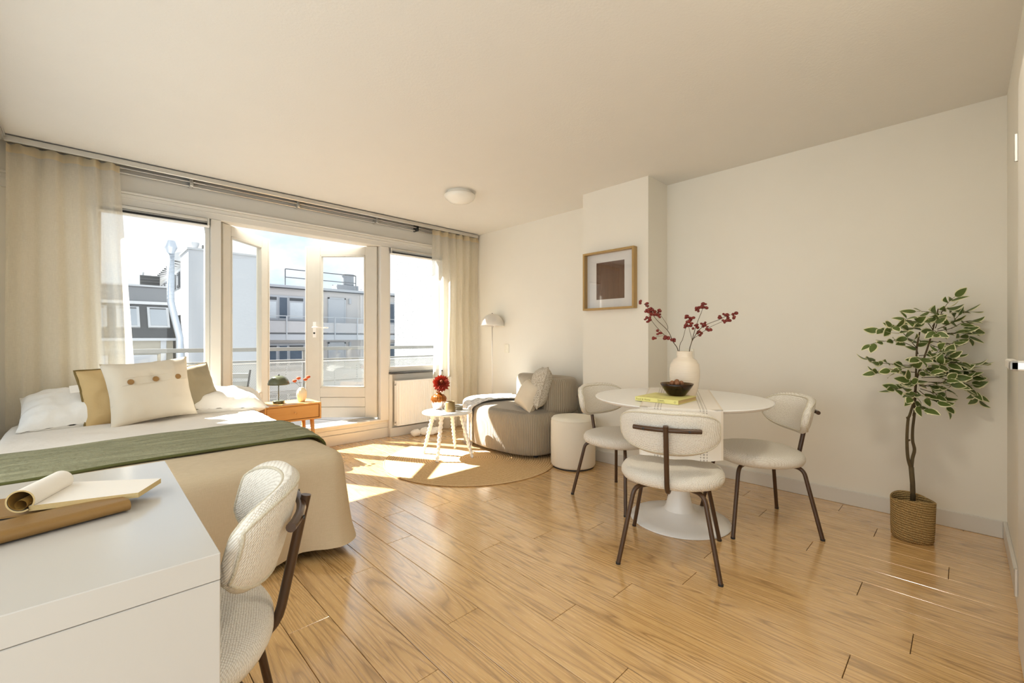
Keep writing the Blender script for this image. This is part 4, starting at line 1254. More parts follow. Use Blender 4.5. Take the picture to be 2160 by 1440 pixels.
# ------------------------------------------------------------------ upholstered chairs
def superell(a, b, e, n):
    pts = []
    for k in range(n):
        t = 2 * PI * k / n
        c, s = math.cos(t), math.sin(t)
        pts.append((a * math.copysign(abs(c) ** (2 / e), c), b * math.copysign(abs(s) ** (2 / e), s)))
    return pts
def make_chair(label, group):
    t = thing('dining_chair', label, 'chair', group=group)
    n = 56
    out = superell(0.262, 0.245, 2.25, n)
    prof = [(0.0, 0.398), (0.60, 0.396), (0.86, 0.399), (0.955, 0.409), (0.995, 0.428), (0.995, 0.446), (0.955, 0.464), (0.87, 0.474), (0.6, 0.481), (0.3, 0.483), (0.0, 0.4835)]
    m = MB(); rows = []
    for s, z in prof:
        if s == 0:
            rows.append([len(m.v)]); m.v.append((0, 0, z))
        else:
            row = []
            for x, y in out:
                row.append(len(m.v)); m.v.append((x * s, y * s, z))
            rows.append(row)
    for a, b in zip(rows, rows[1:]):
        for k in range(n):
            k2 = (k + 1) % n
            if len(a) == 1: m.f.append((a[0], b[k2], b[k]))
            elif len(b) == 1: m.f.append((a[k], a[k2], b[0]))
            else: m.f.append((a[k], a[k2], b[k2], b[k]))
            m.mi.append(0)
    m.build('seat', 'weave', t, smooth=True)
    # backrest: curved pad
    RC, TH, ZM, HH = 0.312, R(49), 0.690, 0.116
    def bp(s, q, off):
        th = TH * s
        h = HH * (max(0.0, 1 - abs(s) ** 2.9)) ** (1 / 2.3)
        z = ZM + h * q - 0.012 * (1 - s * s) + 0.012
        tilt = 0.25 * (z - ZM)
        r = RC + off
        return (r * math.sin(th), 0.055 - r * math.cos(th) - tilt, z)
    def edge(s, q):
        return 0.026 * (max(0, 1 - abs(q) ** 4) ** 0.5) * (max(0, 1 - abs(s) ** 8) ** 0.5)
    m = MB()
    m.grid(lambda u, v: bp(u * 2 - 1, v * 2 - 1, -edge(u * 2 - 1, v * 2 - 1)), 48, 20)
    m.grid(lambda u, v: bp(u * 2 - 1, v * 2 - 1, edge(u * 2 - 1, v * 2 - 1)), 48, 20)
    bk = m.build('backrest', 'weave', t, smooth=True)
    bm = bmesh.new(); bm.from_mesh(bk.data); bmesh.ops.remove_doubles(bm, verts=bm.verts, dist=0.0005)
    bmesh.ops.recalc_face_normals(bm, faces=bm.faces); bm.to_mesh(bk.data); bm.free()
    bk.data.polygons.foreach_set('use_smooth', [True] * len(bk.data.polygons))
    for sg in (1, -1):
        sp = []
        for (u0, v0, u1, v1) in ((-0.93, -0.86, 0.93, -0.86), (0.93, -0.86, 0.93, 0.86), (0.93, 0.86, -0.93, 0.86), (-0.93, 0.86, -0.93, -0.86)):
            for k in range(24):
                u = u0 + (u1 - u0) * k / 24; v = v0 + (v1 - v0) * k / 24
                sp.append(bp(u, v, sg * edge(u, v)))
        sp.append(sp[0])
        MB().tube(sp, 0.0042, 6).build('seam', 'weave_seam', bk, smooth=True)
    # frame
    yb = 0.055 - RC - 0.006 - 0.026 - 0.012
    rod = [(x * 0.155, yb + 0.030 * x * x - 0.006, 0.714) for x in (-1, -0.75, -0.5, -0.25, 0, 0.25, 0.5, 0.75, 1)]
    rb = MB().tube(rod, 0.0115, 12).build('back_rod', 'brown_metal', t, ang=50)
    for x in (-0.105, 0.105):
        MB().lathe([(0, 0), (0.006, 0), (0.006, 0.003), (0, 0.004)], 10).xf(Matrix.Translation((x, yb - 0.005, 0.714)) @ Matrix.Rotation(R(90), 4, 'X')).build('screw', 'black', rb)
    st = round_path([(0, yb - 0.018, 0.735), (0, yb + 0.010, 0.60), (0, yb + 0.055, 0.385), (0, -0.10, 0.383), (0, 0.02, 0.383)], 0.07, 6)
    MB().tube(st, 0.0125, 12).build('back_strut', 'brown_metal', t, ang=50)
    for sx in (-1, 1):
        for sy in (-1, 1):
            lg = round_path([(sx * 0.07, sy * 0.10, 0.389), (sx * 0.165, sy * 0.185, 0.389), (sx * 0.237, sy * 0.250, 0.0)], 0.045, 6)
            o = MB().tube(lg, 0.0115, 12).build('leg', 'brown_metal', t, ang=50)
            MB().lathe([(0, 0), (0.012, 0), (0.0125, 0.010), (0, 0.010)], 12, c=(sx * 0.2365, sy * 0.2495, 0)).build('foot_cap', 'rubber', o)
    return t
G = 'matching woven dining chairs'
ch = make_chair('woven cream chair seen from behind in front of the round table', G)
ch.location = (2.255, 1.095, 0); ch.rotation_euler = (0, 0, R(-68.8))
copy_tree(ch, (3.00, 0.90, 0), R(43), 'woven cream chair at the round table nearest the potted tree')
copy_tree(ch, (2.757, 1.726, 0), R(171), 'woven cream chair at the round table beside the white pouf')
copy_tree(ch, (0.104, 1.300, 0), R(75), 'woven cream chair pushed up to the white desk')

# ------------------------------------------------------------------ round dining table
TX, TY, TZ, TR = 2.70, 1.26, 0.777, 0.525
dt = thing('dining_table', 'round white pedestal dining table', 'table', (TX, TY, 0))
MB().lathe([(0, TZ - 0.024), (TR - 0.045, TZ - 0.024), (TR - 0.015, TZ - 0.019), (TR - 0.002, TZ - 0.008), (TR, TZ - 0.004), (TR - 0.003, TZ), (0, TZ)], 96).build('tabletop', 'white_metal', dt, ang=50)
MB().lathe([(0, 0), (0.298, 0), (0.302, 0.004), (0.299, 0.009), (0.24, 0.018), (0.17, 0.030), (0.115, 0.047), (0.088, 0.068)], 72).build('foot_plate', 'white_metal', dt, smooth=True)
MB().lathe([(0.094, 0.060), (0.080, 0.09), (0.066, 0.15), (0.053, 0.24), (0.046, 0.36), (0.046, 0.48), (0.055, 0.60), (0.085, 0.70), (0.15, 0.745), (0.20, TZ - 0.024), (0, TZ - 0.024)], 48).build('pedestal', 'white_metal', dt, smooth=True)

# striped table runner
tr = thing('table_runner', 'cream linen runner with dashed grey stripes across the round table', 'table runner', (TX, TY, 0), R(25.6))
RW = 0.208
prof = [(-0.545, 0.52), (-0.543, 0.60), (-0.540, 0.68), (-0.536, 0.74), (-0.531, 0.770), (-0.518, TZ + 0.0035)]
NTP = 30
for k in range(1, NTP): prof.append((-0.518 + 1.036 * k / NTP, TZ + 0.003))
prof += [(0.518, TZ + 0.0035), (0.531, 0.770), (0.536, 0.74), (0.540, 0.68), (0.543, 0.62)]
acc = [0.0]
for a, b in zip(prof, prof[1:]): acc.append(acc[-1] + math.hypot(b[0] - a[0], b[1] - a[1]))
vs, uvs, fs = [], [], []
NU = 24
for i, (px, pz) in enumerate(prof):
    for j in range(NU + 1):
        w = -RW + 2 * RW * j / NU
        lim = math.sqrt(max(0, TR * TR - w * w))
        drop = max(0, (TZ - 0.01) - pz)
        x = px
        if abs(px) > lim - 0.02: x = math.copysign(lim + 0.004 + min(0.012, drop * 0.1) + 0.012 * math.sin(w * 38) * min(1, drop * 5), px)
        if pz > TZ - 0.02 and abs(px) > lim: z = pz
        z = pz
        vs.append((x, w, z)); uvs.append((w, acc[i]))
for i in range(len(prof) - 1):
    for j in range(NU):
        a = i * (NU + 1) + j
        fs.append((a, a + 1, a + NU + 2, a + NU + 1))
m = MB(); m.add(vs, fs)
m.build('cloth', 'runner', tr, smooth=True, uv=uvs)

# book
bz = TZ + 0.0045
bk = thing('book', 'pale yellow cookbook under the brown glass bowl', 'book', (2.480, 1.238, bz), R(2))
MB().box(-0.133, 0.133, -0.131, 0.131, 0.0, 0.0022, 0.0006).build('back_cover', 'book', bk)
MB().box(-0.133, 0.133, -0.131, 0.131, 0.0218, 0.024, 0.0006).build('front_cover', 'book', bk)
MB().box(-0.1345, -0.1318, -0.131, 0.131, 0.0, 0.024, 0.0006).build('spine', 'book', bk)
MB().box(-0.1315, 0.128, -0.127, 0.127, 0.0022, 0.0218).build('page_block', 'page_edge', bk)
def text(parent, body, size, loc, rot, mat, name, ex=0.0003):
    cu = bpy.data.curves.new(name, 'FONT')
    cu.body = body; cu.size = size; cu.extrude = ex
    cu.materials.append(M[mat])
    tmp = bpy.data.objects.new(name, cu); COL.objects.link(tmp)
    me = bpy.data.meshes.new_from_object(tmp.evaluated_get(bpy.context.evaluated_depsgraph_get()))
    bpy.data.objects.remove(tmp)
    if not me.materials: me.materials.append(M[mat])
    o = bpy.data.objects.new(name, me); COL.objects.link(o)
    o.parent = parent; o.location = loc; o.rotation_euler = rot
    return o
sr = (R(90), 0, R(-90))
text(bk, 'Food & Home', 0.0155, (-0.1347, 0.124, 0.0065), sr, 'ink', 'spine_title')
text(bk, 'Photographs', 0.0075, (-0.1347, -0.010, 0.0130), sr, 'ink_dark', 'spine_lettering')
text(bk, 'Recipes and more', 0.0060, (-0.1347, -0.010, 0.0055), sr, 'ink', 'spine_lettering')
MB().tube([(0.0045 * math.cos(a * PI / 8), 0.0045 * math.sin(a * PI / 8), 0) for a in range(17)], 0.0006, 4).xf(Matrix.Translation((-0.1347, -0.112, 0.012)) @ Matrix.Rotation(R(90), 4, 'Y')).build('spine_mark', 'ink_dark', bk)
for i, (x, y, l) in enumerate(((-0.08, 0.05, 0.07), (-0.095, 0.06, 0.09), (-0.11, -0.02, 0.05), (-0.06, 0.03, 0.04))):
    MB().box(x, x + 0.002, y - l / 2, y + l / 2, 0.0238, 0.0243).build('cover_line', 'ink', bk)

# bowl of walnuts
BWX, BWY, BWZ = 2.555, 1.208, bz + 0.024
bw = thing('bowl', 'dark brown glass bowl standing on the yellow book', 'bowl', (BWX, BWY, BWZ))
MB().lathe([(0, 0.001), (0.043, 0), (0.052, 0.006), (0.070, 0.030), (0.088, 0.056), (0.097, 0.074), (0.095, 0.0745), (0.085, 0.056), (0.066, 0.030), (0.046, 0.008), (0, 0.006)], 56).build('body', 'bowl', bw, smooth=True)
wn_me = None
nuts = []
for ring, (nn, rr_, z) in enumerate(((5, 0.030, 0.024), (8, 0.052, 0.050), (3, 0.020, 0.052), (4, 0.026, 0.075), (1, 0.0, 0.084))):
    for k in range(nn):
        a = 2 * PI * k / nn + ring * 0.7
        nuts.append((rr_ * math.cos(a), rr_ * math.sin(a), z))
for i, (x, y, z) in enumerate(nuts):
    if wn_me is None:
        o = MB().sphere((0, 0, 0), 0.0165, 14, 10, (1.0, 0.92, 0.88)).build('walnut', 'nut', None, smooth=True); wn_me = o.data
    else:
        o = bpy.data.objects.new('walnut', wn_me); COL.objects.link(o)
    o.location = (BWX + x, BWY + y, BWZ + z); o.rotation_euler = (rnd.uniform(0, 3), rnd.uniform(0, 3), rnd.uniform(0, 3))
    tag(o, 'brown walnut heaped in the dark glass bowl', 'nut', 'walnuts in the glass bowl')

# tall cream vase with berry branches
VX, VY, VZ = 2.745, 1.245, TZ + 0.0038
va = thing('vase', 'tall cream grooved ceramic vase on the round table', 'vase', (VX, VY, VZ))
MB().lathe([(0, 0.002), (0.062, 0), (0.070, 0.010), (0.084, 0.070), (0.0915, 0.125), (0.0925, 0.165), (0.087, 0.205), (0.070, 0.235), (0.052, 0.247), (0.0485, 0.254), (0.0485, 0.287), (0.046, 0.289), (0.043, 0.286), (0.043, 0.25), (0.05, 0.24), (0, 0.22)], 56).build('body', 'grooved', va, smooth=True)
RT = Vector((0.7194, -0.6946, 0)); FW = Vector((0.6946, 0.7194, 0)); UPV = Vector((0, 0, 1))
def vp(px, py, dep=0.0):
    """branch sketch coordinates (right, up) in metres from the vase mouth, dep = away"""
    return RT * px + UPV * py + FW * dep
K = 2.80 / 919.0 * 0.2222  # metres per sketch unit
def sk(x, y, dep=0.0):
    return vp((x - 1200) * K, (640 - y) * K, dep)
def branch(label, segs, berries, org):
    t = thing('berry_branch', label, 'branch', (VX, VY, VZ + 0.287), group='berry branches in the cream vase')
    for pts, r0, r1 in segs:
        p_ = bez(pts, 6)
        MB().tube(p_, [r0 + (r1 - r0) * i / (len(p_) - 1) for i in range(len(p_))], 6).build('twig', 'twig', t, smooth=True)
    rb = random.Random(len(berries) * 7 + 3)
    for (x, y, n_, dp) in berries:
        for k in range(n_):
            c_ = sk(x + rb.uniform(-22, 22), y + rb.uniform(-20, 20), dp + rb.uniform(-0.012, 0.012))
            s_ = rb.uniform(0.0075, 0.0125)
            MB().sphere(c_, s_, 8, 6, (rb.uniform(0.8, 1.2), rb.uniform(0.8, 1.2), rb.uniform(0.7, 1.0))).build('berry', 'berry', t, smooth=True)
    return t
b0 = sk(1140, 640, 0); b1 = sk(1245, 640, 0)
low = lambda p: p - UPV * 0.16 + RT * (-0.3 * (p.dot(RT)))
branch('red berry branch fanning out towards the framed picture',
       [([low(b0), b0, sk(1100, 545, .02), sk(1060, 440, .04), sk(960, 330, .06), sk(880, 215, .07), sk(850, 180, .08)], 0.0030, 0.0013),
        ([sk(1100, 545, .02), sk(1000, 470, .01), sk(900, 365, 0), sk(865, 300, 0)], 0.0018, 0.0010),
        ([sk(1062, 430, .04), sk(1060, 385, .05), sk(1010, 300, .06), sk(985, 270, .06)], 0.0016, 0.0009),
        ([sk(1070, 505, .01), sk(1000, 490, -.01), sk(915, 500, -.02)], 0.0013, 0.0009),
        ([sk(1050, 500, .01), sk(975, 465, .0)], 0.0012, 0.0009)],
       [(835, 160, 4, .08), (860, 185, 4, .07), (850, 250, 5, .01), (905, 240, 4, .06), (890, 265, 5, .03), (930, 265, 5, .06), (975, 245, 4, .06), (980, 297, 5, .06), (905, 295, 3, .02), (848, 320, 5, 0), (845, 345, 3, 0), (957, 455, 5, 0), (1028, 498, 6, .01), (898, 508, 4, -.02), (1098, 525, 4, .02)], b0)
branch('short red berry branch standing in the middle of the vase',
       [([low(sk(1150, 640)), sk(1145, 610, -.01), sk(1165, 520, -.03), sk(1185, 420, -.04), sk(1195, 340, -.05)], 0.0022, 0.0010),
        ([sk(1268, 540, -.01), sk(1240, 480, -.03), sk(1218, 420, -.04), sk(1200, 380, -.05)], 0.0016, 0.0010)],
       [(1195, 315, 7, -.05), (1235, 320, 5, -.05), (1205, 365, 6, -.05), (1190, 398, 5, -.04), (1215, 390, 3, -.05)], b0)
branch('red berry branch sweeping out towards the potted tree',
       [([low(b1), b1, sk(1268, 545, .0), sk(1320, 420, .03), sk(1360, 340, .05), sk(1410, 245, .07), sk(1430, 190, .08)], 0.0030, 0.0012),
        ([sk(1268, 545, .0), sk(1345, 440, .02), sk(1440, 380, .04), sk(1560, 335, .05), sk(1640, 300, .06), sk(1730, 275, .07)], 0.0022, 0.0010),
        ([sk(1280, 520, .0), sk(1360, 455, -.02), sk(1430, 405, -.03), sk(1540, 355, -.03), sk(1580, 330, -.03)], 0.0018, 0.0009)],
       [(1432, 185, 6, .08), (1440, 205, 4, .08), (1390, 232, 5, .06), (1355, 235, 4, .05), (1322, 400, 7, .03), (1350, 465, 6, .02), (1410, 380, 6, .04), (1408, 420, 5, -.03), (1560, 300, 5, .05), (1565, 355, 5, -.03), (1630, 280, 8, .06), (1665, 325, 6, .06), (1735, 305, 4, .07), (1730, 270, 2, .07)], b1)

# ------------------------------------------------------------------ rug, pouf, side table
rug = thing('rug', 'round braided jute rug under the little side table', 'rug', (2.63, 3.29, 0))
MB().lathe([(0, 0.0), (0.80, 0.0), (0.812, 0.004), (0.806, 0.009), (0.795, 0.0105), (0.4, 0.0105), (0, 0.0105)], 96).build('braid', 'jute', rug, ang=40)
MB().tube([(0.806 * math.cos(2 * PI * k / 96), 0.806 * math.sin(2 * PI * k / 96), 0.0065) for k in range(97)], 0.0065, 6).build('edge_braid', 'jute', rug, smooth=True)
RZ = 0.0105
po = thing('pouf', 'round cream upholstered pouf beside the corduroy lounge seat', 'pouf', (3.148, 2.462, 0))
MB().lathe([(0, 0.0), (0.185, 0.0), (0.185, 0.012), (0, 0.012)], 48).build('base', 'rubber', po)
MB().lathe([(0, 0.010), (0.180, 0.010), (0.192, 0.014), (0.200, 0.03), (0.202, 0.2), (0.201, 0.40), (0.196, 0.425), (0.183, 0.443), (0.14, 0.449), (0, 0.451)], 64).build('cover', 'boucle_white', po, smooth=True)
MB().tube([(0.1975 * math.cos(2 * PI * k / 64), 0.1975 * math.sin(2 * PI * k / 64), 0.425) for k in range(65)], 0.0025, 6).build('piping', 'boucle_white', po, smooth=True)

SX, SY, SZ = 2.504, 3.51, 0.442
stb = thing('side_table', 'small round white side table with twisted legs', 'side table', (SX, SY, 0))
MB().lathe([(0, SZ - 0.016), (0.232, SZ - 0.016), (0.239, SZ - 0.012), (0.240, SZ - 0.004), (0.236, SZ), (0, SZ)], 64).build('tabletop', 'white_metal', stb, ang=50)
for (fx, fy) in ((2.376, 3.731), (2.296, 3.374), (2.715, 3.662), (2.629, 3.273)):
    a = Vector((SX + (fx - SX) * 0.55 - SX, SY + (fy - SY) * 0.55 - SY, SZ - 0.014)); b_ = Vector((fx - SX, fy - SY, RZ))
    m = MB()
    ax_ = (b_ - a).normalized(); u_ = ax_.cross(Vector((0, 0, 1))).normalized(); w_ = ax_.cross(u_)
    def tw_(u, v):
        p_ = a + (b_ - a) * u
        ang = 2 * PI * v
        r_ = (0.0195 - 0.006 * u) * (1 + 0.26 * math.cos(2 * (ang - u * 34)))
        return tuple(p_ + (u_ * math.cos(ang) + w_ * math.sin(ang)) * r_)
    m.grid(tw_, 70, 14, cv=True)
    m.f.append(tuple(70 * 14 + k for k in range(14))); m.mi.append(0)
    m.build('leg', 'white_metal', stb, smooth=True)
av = thing('amber_vase', 'squat ribbed amber and silver vase on the side table', 'vase', (2.520, 3.672, SZ))
MB().lathe([(0, 0.002), (0.050, 0), (0.062, 0.03), (0.075, 0.075), (0.078, 0.10), (0.070, 0.125), (0.045, 0.148), (0.024, 0.157), (0.022, 0.168), (0.030, 0.176), (0.026, 0.175), (0.018, 0.165), (0.018, 0.15), (0, 0.12)], 64,
           rf=lambda a, i: 1 + (0.09 * abs(math.cos(a * 9)) - 0.045 if 0 < i < 7 else 0)).build('body', 'amber', av, smooth=True)
cf = thing('chrysanthemum', 'large dark red chrysanthemum bloom in the amber vase', 'flower', (2.520, 3.672, SZ + 0.13))
MB().tube([(0, 0, 0), (0, -0.005, 0.05), (0.012, -0.012, 0.12)], 0.004, 6).build('stem', 'stem', cf)
fc = Vector((0.016, -0.020, 0.135)); fdir = Vector((-0.45, -0.75, 0.45)).normalized()
q = fdir.to_track_quat('Z', 'Y').to_matrix()
m = MB(); rp = random.Random(4)
for ring in range(11):
    el = R(-34 + ring * 11.5); npet = max(6, int(30 * math.cos(el) + 4))
    for k in range(npet):
        az = 2 * PI * (k + 0.5 * (ring % 2)) / npet + rp.uniform(-.08, .08)
        e2 = el + rp.uniform(-.1, .1)
        d_ = Vector((math.cos(az) * math.cos(e2), math.sin(az) * math.cos(e2), math.sin(e2)))
        ln = 0.104 * rp.uniform(0.86, 1.06) * (1 - 0.035 * ring) - 0.0035 * ring
        sd_ = d_.cross(Vector((0, 0, 1)));
        sd_ = sd_.normalized() if sd_.length > 1e-3 else Vector((1, 0, 0))
        up_ = sd_.cross(d_)
        w0 = 0.0105
        pts = [d_ * 0.03 - sd_ * 0.003, d_ * 0.03 + sd_ * 0.003, d_ * ln * 0.72 + sd_ * w0 + up_ * 0.004, d_ * ln * 0.72 - sd_ * w0 + up_ * 0.004, d_ * ln * 0.72 - up_ * 0.003, d_ * ln + up_ * 0.006 + Vector((0, 0, 0.004))]
        m.add([tuple(q @ p_ + fc) for p_ in pts], [(0, 1, 4), (0, 4, 3), (1, 2, 4), (3, 4, 5), (4, 2, 5)])
pt = m.build('petals', 'petal', cf); pt['kind'] = 'stuff'
MB().sphere(fc + fdir * 0.022, 0.024, 12, 8).build('flower_core', 'petal_core', cf, smooth=True)
mg = thing('mug', 'olive stoneware mug on the side table', 'mug', (2.512, 3.468, SZ))
MB().lathe([(0, 0.003), (0.048, 0), (0.051, 0.004), (0.0505, 0.03), (0.045, 0.088), (0.042, 0.098), (0.040, 0.097), (0.043, 0.085), (0.047, 0.03), (0.045, 0.010), (0, 0.008)], 40).build('body', 'mug', mg, smooth=True)
MB().tube(bez([(-0.030, 0.031, 0.078), (-0.056, 0.058, 0.076), (-0.064, 0.066, 0.05), (-0.054, 0.056, 0.022), (-0.034, 0.036, 0.018)], 6), 0.0055, 8).build('handle', 'clear_glass', mg, smooth=True)
ti = thing('candle_tin', 'flat grey candle tin on the side table', 'tin', (2.638, 3.520, SZ))
MB().lathe([(0, 0), (0.052, 0), (0.0545, 0.003), (0.0545, 0.036), (0.052, 0.038), (0.050, 0.036), (0.050, 0.02), (0, 0.02)], 40).build('body', 'tin', ti, ang=40)
MB().lathe([(0.0555, 0.036), (0.0565, 0.038), (0.0565, 0.043), (0.054, 0.045), (0.0505, 0.043), (0.0505, 0.036)], 40).build('rim', 'steel', ti, smooth=True)

# ------------------------------------------------------------------ corduroy lounge seat
so = thing('lounge_seat', 'rounded taupe corduroy lounge seat with a curved back', 'sofa', (0, 0, 0))
outl = bez([(3.13, 2.745, 0), (2.985, 2.80, 0), (2.90, 2.96, 0), (2.868, 3.25, 0), (2.885, 3.52, 0), (2.97, 3.78, 0), (3.13, 3.955, 0), (3.36, 4.01, 0), (3.57, 3.94, 0), (3.70, 3.72, 0), (3.735, 3.36, 0), (3.735, 3.00, 0), (3.66, 2.78, 0), (3.45, 2.715, 0), (3.13, 2.745, 0)], 8)[:-1]
NO = len(outl)
arc = [0.0]
for i in range(1, NO): arc.append(arc[-1] + (outl[i] - outl[i - 1]).length)
cen = Vector((3.32, 3.40, 0))
nor = []
for i in range(NO):
    tg = (outl[(i + 1) % NO] - outl[i - 1]).normalized()
    nor.append(Vector((-tg.y, tg.x, 0)) if Vector((-tg.y, tg.x, 0)).dot(outl[i] - cen) > 0 else Vector((tg.y, -tg.x, 0)))
lev = [(-0.05, 0.045), (-0.015, 0.047), (0.0, 0.060), (0.006, 0.12), (0.010, 0.22), (0.008, 0.31), (0.0, 0.365), (-0.014, 0.405), (-0.036, 0.433), (-0.075, 0.452), (-0.16, 0.462), (-0.26, 0.466), (-0.36, 0.468)]
vs, uvs = [], []
for off, z in lev:
    for i in range(NO + 1):
        j = i % NO
        p_ = outl[j] + nor[j] * off
        if off < -0.05: p_ = outl[j] + nor[j] * -0.05 + (cen - outl[j]) * min(0.92, (-off - 0.05) * 2.4)
        vs.append((p_.x, p_.y, z)); uvs.append((arc[j] if i < NO else arc[-1] + 0.05, z))
fs = []
for k in range(len(lev) - 1):
    for i in range(NO):
        a = k * (NO + 1) + i
        fs.append((a, a + 1, a + NO + 2, a + NO + 1))
# on the flat top the ribs run straight from front to wall
topstart = 9 * (NO + 1)
m = MB().add(vs, fs)
for i in range(topstart, len(vs)):
    uvs[i] = (vs[i][1] * 1.0, vs[i][0])
m.add([(cen.x, cen.y, 0.4685)], [])
ci = len(m.v) - 1; uvs.append((cen.y, cen.x))
k = (len(lev) - 1) * (NO + 1)
for i in range(NO):
    m.f.append((k + i, k + i + 1, ci)); m.mi.append(0)
k0 = 0
m.f.append(tuple(range(NO))); m.mi.append(0)
m.build('seat', 'corduroy', so, smooth=True, uv=uvs)
# curved back
bp_ = bez([(3.275, 2.838, 0), (3.37, 2.795, 0), (3.50, 2.795, 0), (3.595, 2.885, 0), (3.635, 3.06, 0), (3.640, 3.28, 0), (3.632, 3.56, 0)], 8)
HW = 0.092
sec = []
for kk in range(25):
    a = -PI / 2 + 2 * PI * kk / 24
    ca, sa = math.cos(a), math.sin(a)
    sec.append((HW * math.copysign(abs(ca) ** 0.55, ca), 0.575 + 0.180 * math.copysign(abs(sa) ** 0.55, sa)))
vs, uvs, fs = [], [], []
al = [0.0]
for i in range(1, len(bp_)): al.append(al[-1] + (bp_[i] - bp_[i - 1]).length)
tot = al[-1]
capn = 7
stations = []
for c_ in range(capn):
    a = PI / 2 * (1 - c_ / capn); stations.append((0, -HW * math.sin(a) * 0.95, math.cos(a)))
for i in range(len(bp_)): stations.append((i, 0, 1.0))
for c_ in range(1, capn + 1):
    a = PI / 2 * c_ / capn; stations.append((len(bp_) - 1, HW * math.sin(a) * 0.95, math.cos(a)))
for (i, ext, sc) in stations:
    tg = (bp_[min(i + 1, len(bp_) - 1)] - bp_[max(i - 1, 0)]).normalized()
    nn = Vector((-tg.y, tg.x, 0))
    sc = max(sc, 0.04)
    for (d_, z) in sec:
        zz = 0.575 + (z - 0.575) * (1 - (1 - sc) * 0.40)
        p_ = bp_[i] + tg * ext + nn * d_ * sc
        vs.append((p_.x, p_.y, zz)); uvs.append((al[i] + ext, z))
ns_ = len(sec)
for i in range(len(stations) - 1):
    for k in range(ns_ - 1):
        a = i * ns_ + k
        fs.append((a, a + 1, a + ns_ + 1, a + ns_))
m = MB().add(vs, fs)
m.f.append(tuple(range(ns_ - 1))); m.mi.append(0)
m.f.append(tuple((len(stations) - 1) * ns_ + k for k in range(ns_ - 1))); m.mi.append(0)
m.build('backrest', 'corduroy', so, smooth=True, uv=uvs)
for (x, y) in ((3.08, 2.86), (3.00, 3.62), (3.60, 2.90), (3.52, 3.85)):
    MB().lathe([(0, 0), (0.022, 0), (0.026, 0.047), (0, 0.047)], 14, c=(x, y, 0.0 if math.hypot(x - 2.63, y - 3.29) > 0.81 else RZ)).build('foot', 'rubber', so)

c = thing('cushion', 'small cream cushion with piped edge leaning on the fluffy cushion', 'cushion')
put(c, Matrix.Translation((3.06, 3.02, 0.470)) @ Matrix.Rotation(R(-104), 4, 'Z') @ Matrix.Rotation(R(90) - R(28), 4, 'X') @ Matrix.Rotation(R(-10), 4, 'Z') @ Matrix.Translation((0, 0.135, 0)))
pillow_mesh(0.155, 0.145, 0.085, 0.07, 0.006, 41).build('cover', 'cushion_cream', c, smooth=True)
MB().tube(seam_path(0.155, 0.145, 0.07), 0.004, 6).build('piping', 'cushion_cream', c, smooth=True)
c = thing('cushion', 'fluffy knitted beige cushion standing against the curved back', 'cushion')
put(c, Matrix.Translation((3.17, 2.965, 0.470)) @ Matrix.Rotation(R(-131), 4, 'Z') @ Matrix.Rotation(R(90) - R(16), 4, 'X') @ Matrix.Rotation(R(4), 4, 'Z') @ Matrix.Translation((0, 0.205, 0)))
pillow_mesh(0.20, 0.205, 0.095, 0.06, 0.010, 51, pw=0.65).build('cover', 'knit', c, smooth=True)
MB().tube(seam_path(0.20, 0.205, 0.06), 0.008, 6).build('trim', 'knit', c, smooth=True)

# throw draped over the end of the lounge seat
th = thing('throw_blanket', 'pale mottled throw with fringe draped over the lounge seat', 'throw', (0, 0, 0))
def th_path(v):
    """path across the seat end: from the wall side over the top and down to the floor"""
    return v
tp = bez([(3.52, 3.52, 0.482), (3.32, 3.60, 0.482), (3.14, 3.66, 0.480), (3.03, 3.69, 0.468), (2.955, 3.71, 0.430), (2.930, 3.72, 0.36), (2.92, 3.725, 0.22), (2.905, 3.73, 0.075)], 7)
wd = Vector((0.33, 0.94, 0)).normalized()
def thf(u, v):
    i = v * (len(tp) - 1); k = min(int(i), len(tp) - 2); f = i - k
    p_ = tp[k] * (1 - f) + tp[k + 1] * f
    w = 0.42 * (u - 0.32)
    q_ = p_ + wd * w
    top = max(0.0, min(1.0, (q_.z - 0.40) / 0.06))
    # keep the hanging part just outside the seat outline
    if top < 1:
        best = min(range(NO), key=lambda i_: (outl[i_] - Vector((q_.x, q_.y, 0))).length)
        tgt = outl[best] + nor[best] * (0.026 + 0.008 * math.sin(w * 60))
        q_.x = q_.x * top + tgt.x * (1 - top); q_.y = q_.y * top + tgt.y * (1 - top)
    q_.z += 0.008 * math.sin(u * 24 + v * 5) * top + 0.006 * math.sin(v * 9) * top
    return tuple(q_)
m = MB().grid(thf, 40, 50)
o = m.build('cloth', 'throw', th, smooth=True)
md = o.modifiers.new('thick', 'SOLIDIFY'); md.thickness = 0.012; md.offset = 1
fr = MB()
for k in range(30):
    p_ = Vector(thf(k / 29, 1.0))
    fr.tube([p_, p_ + Vector((rnd.uniform(-.008, .008), rnd.uniform(-.008, .008), -0.03)), p_ + Vector((rnd.uniform(-.02, .012), rnd.uniform(-.015, .015), -0.066))], 0.0022, 4)
o = fr.build('fringe', 'throw', th); o['kind'] = 'stuff'

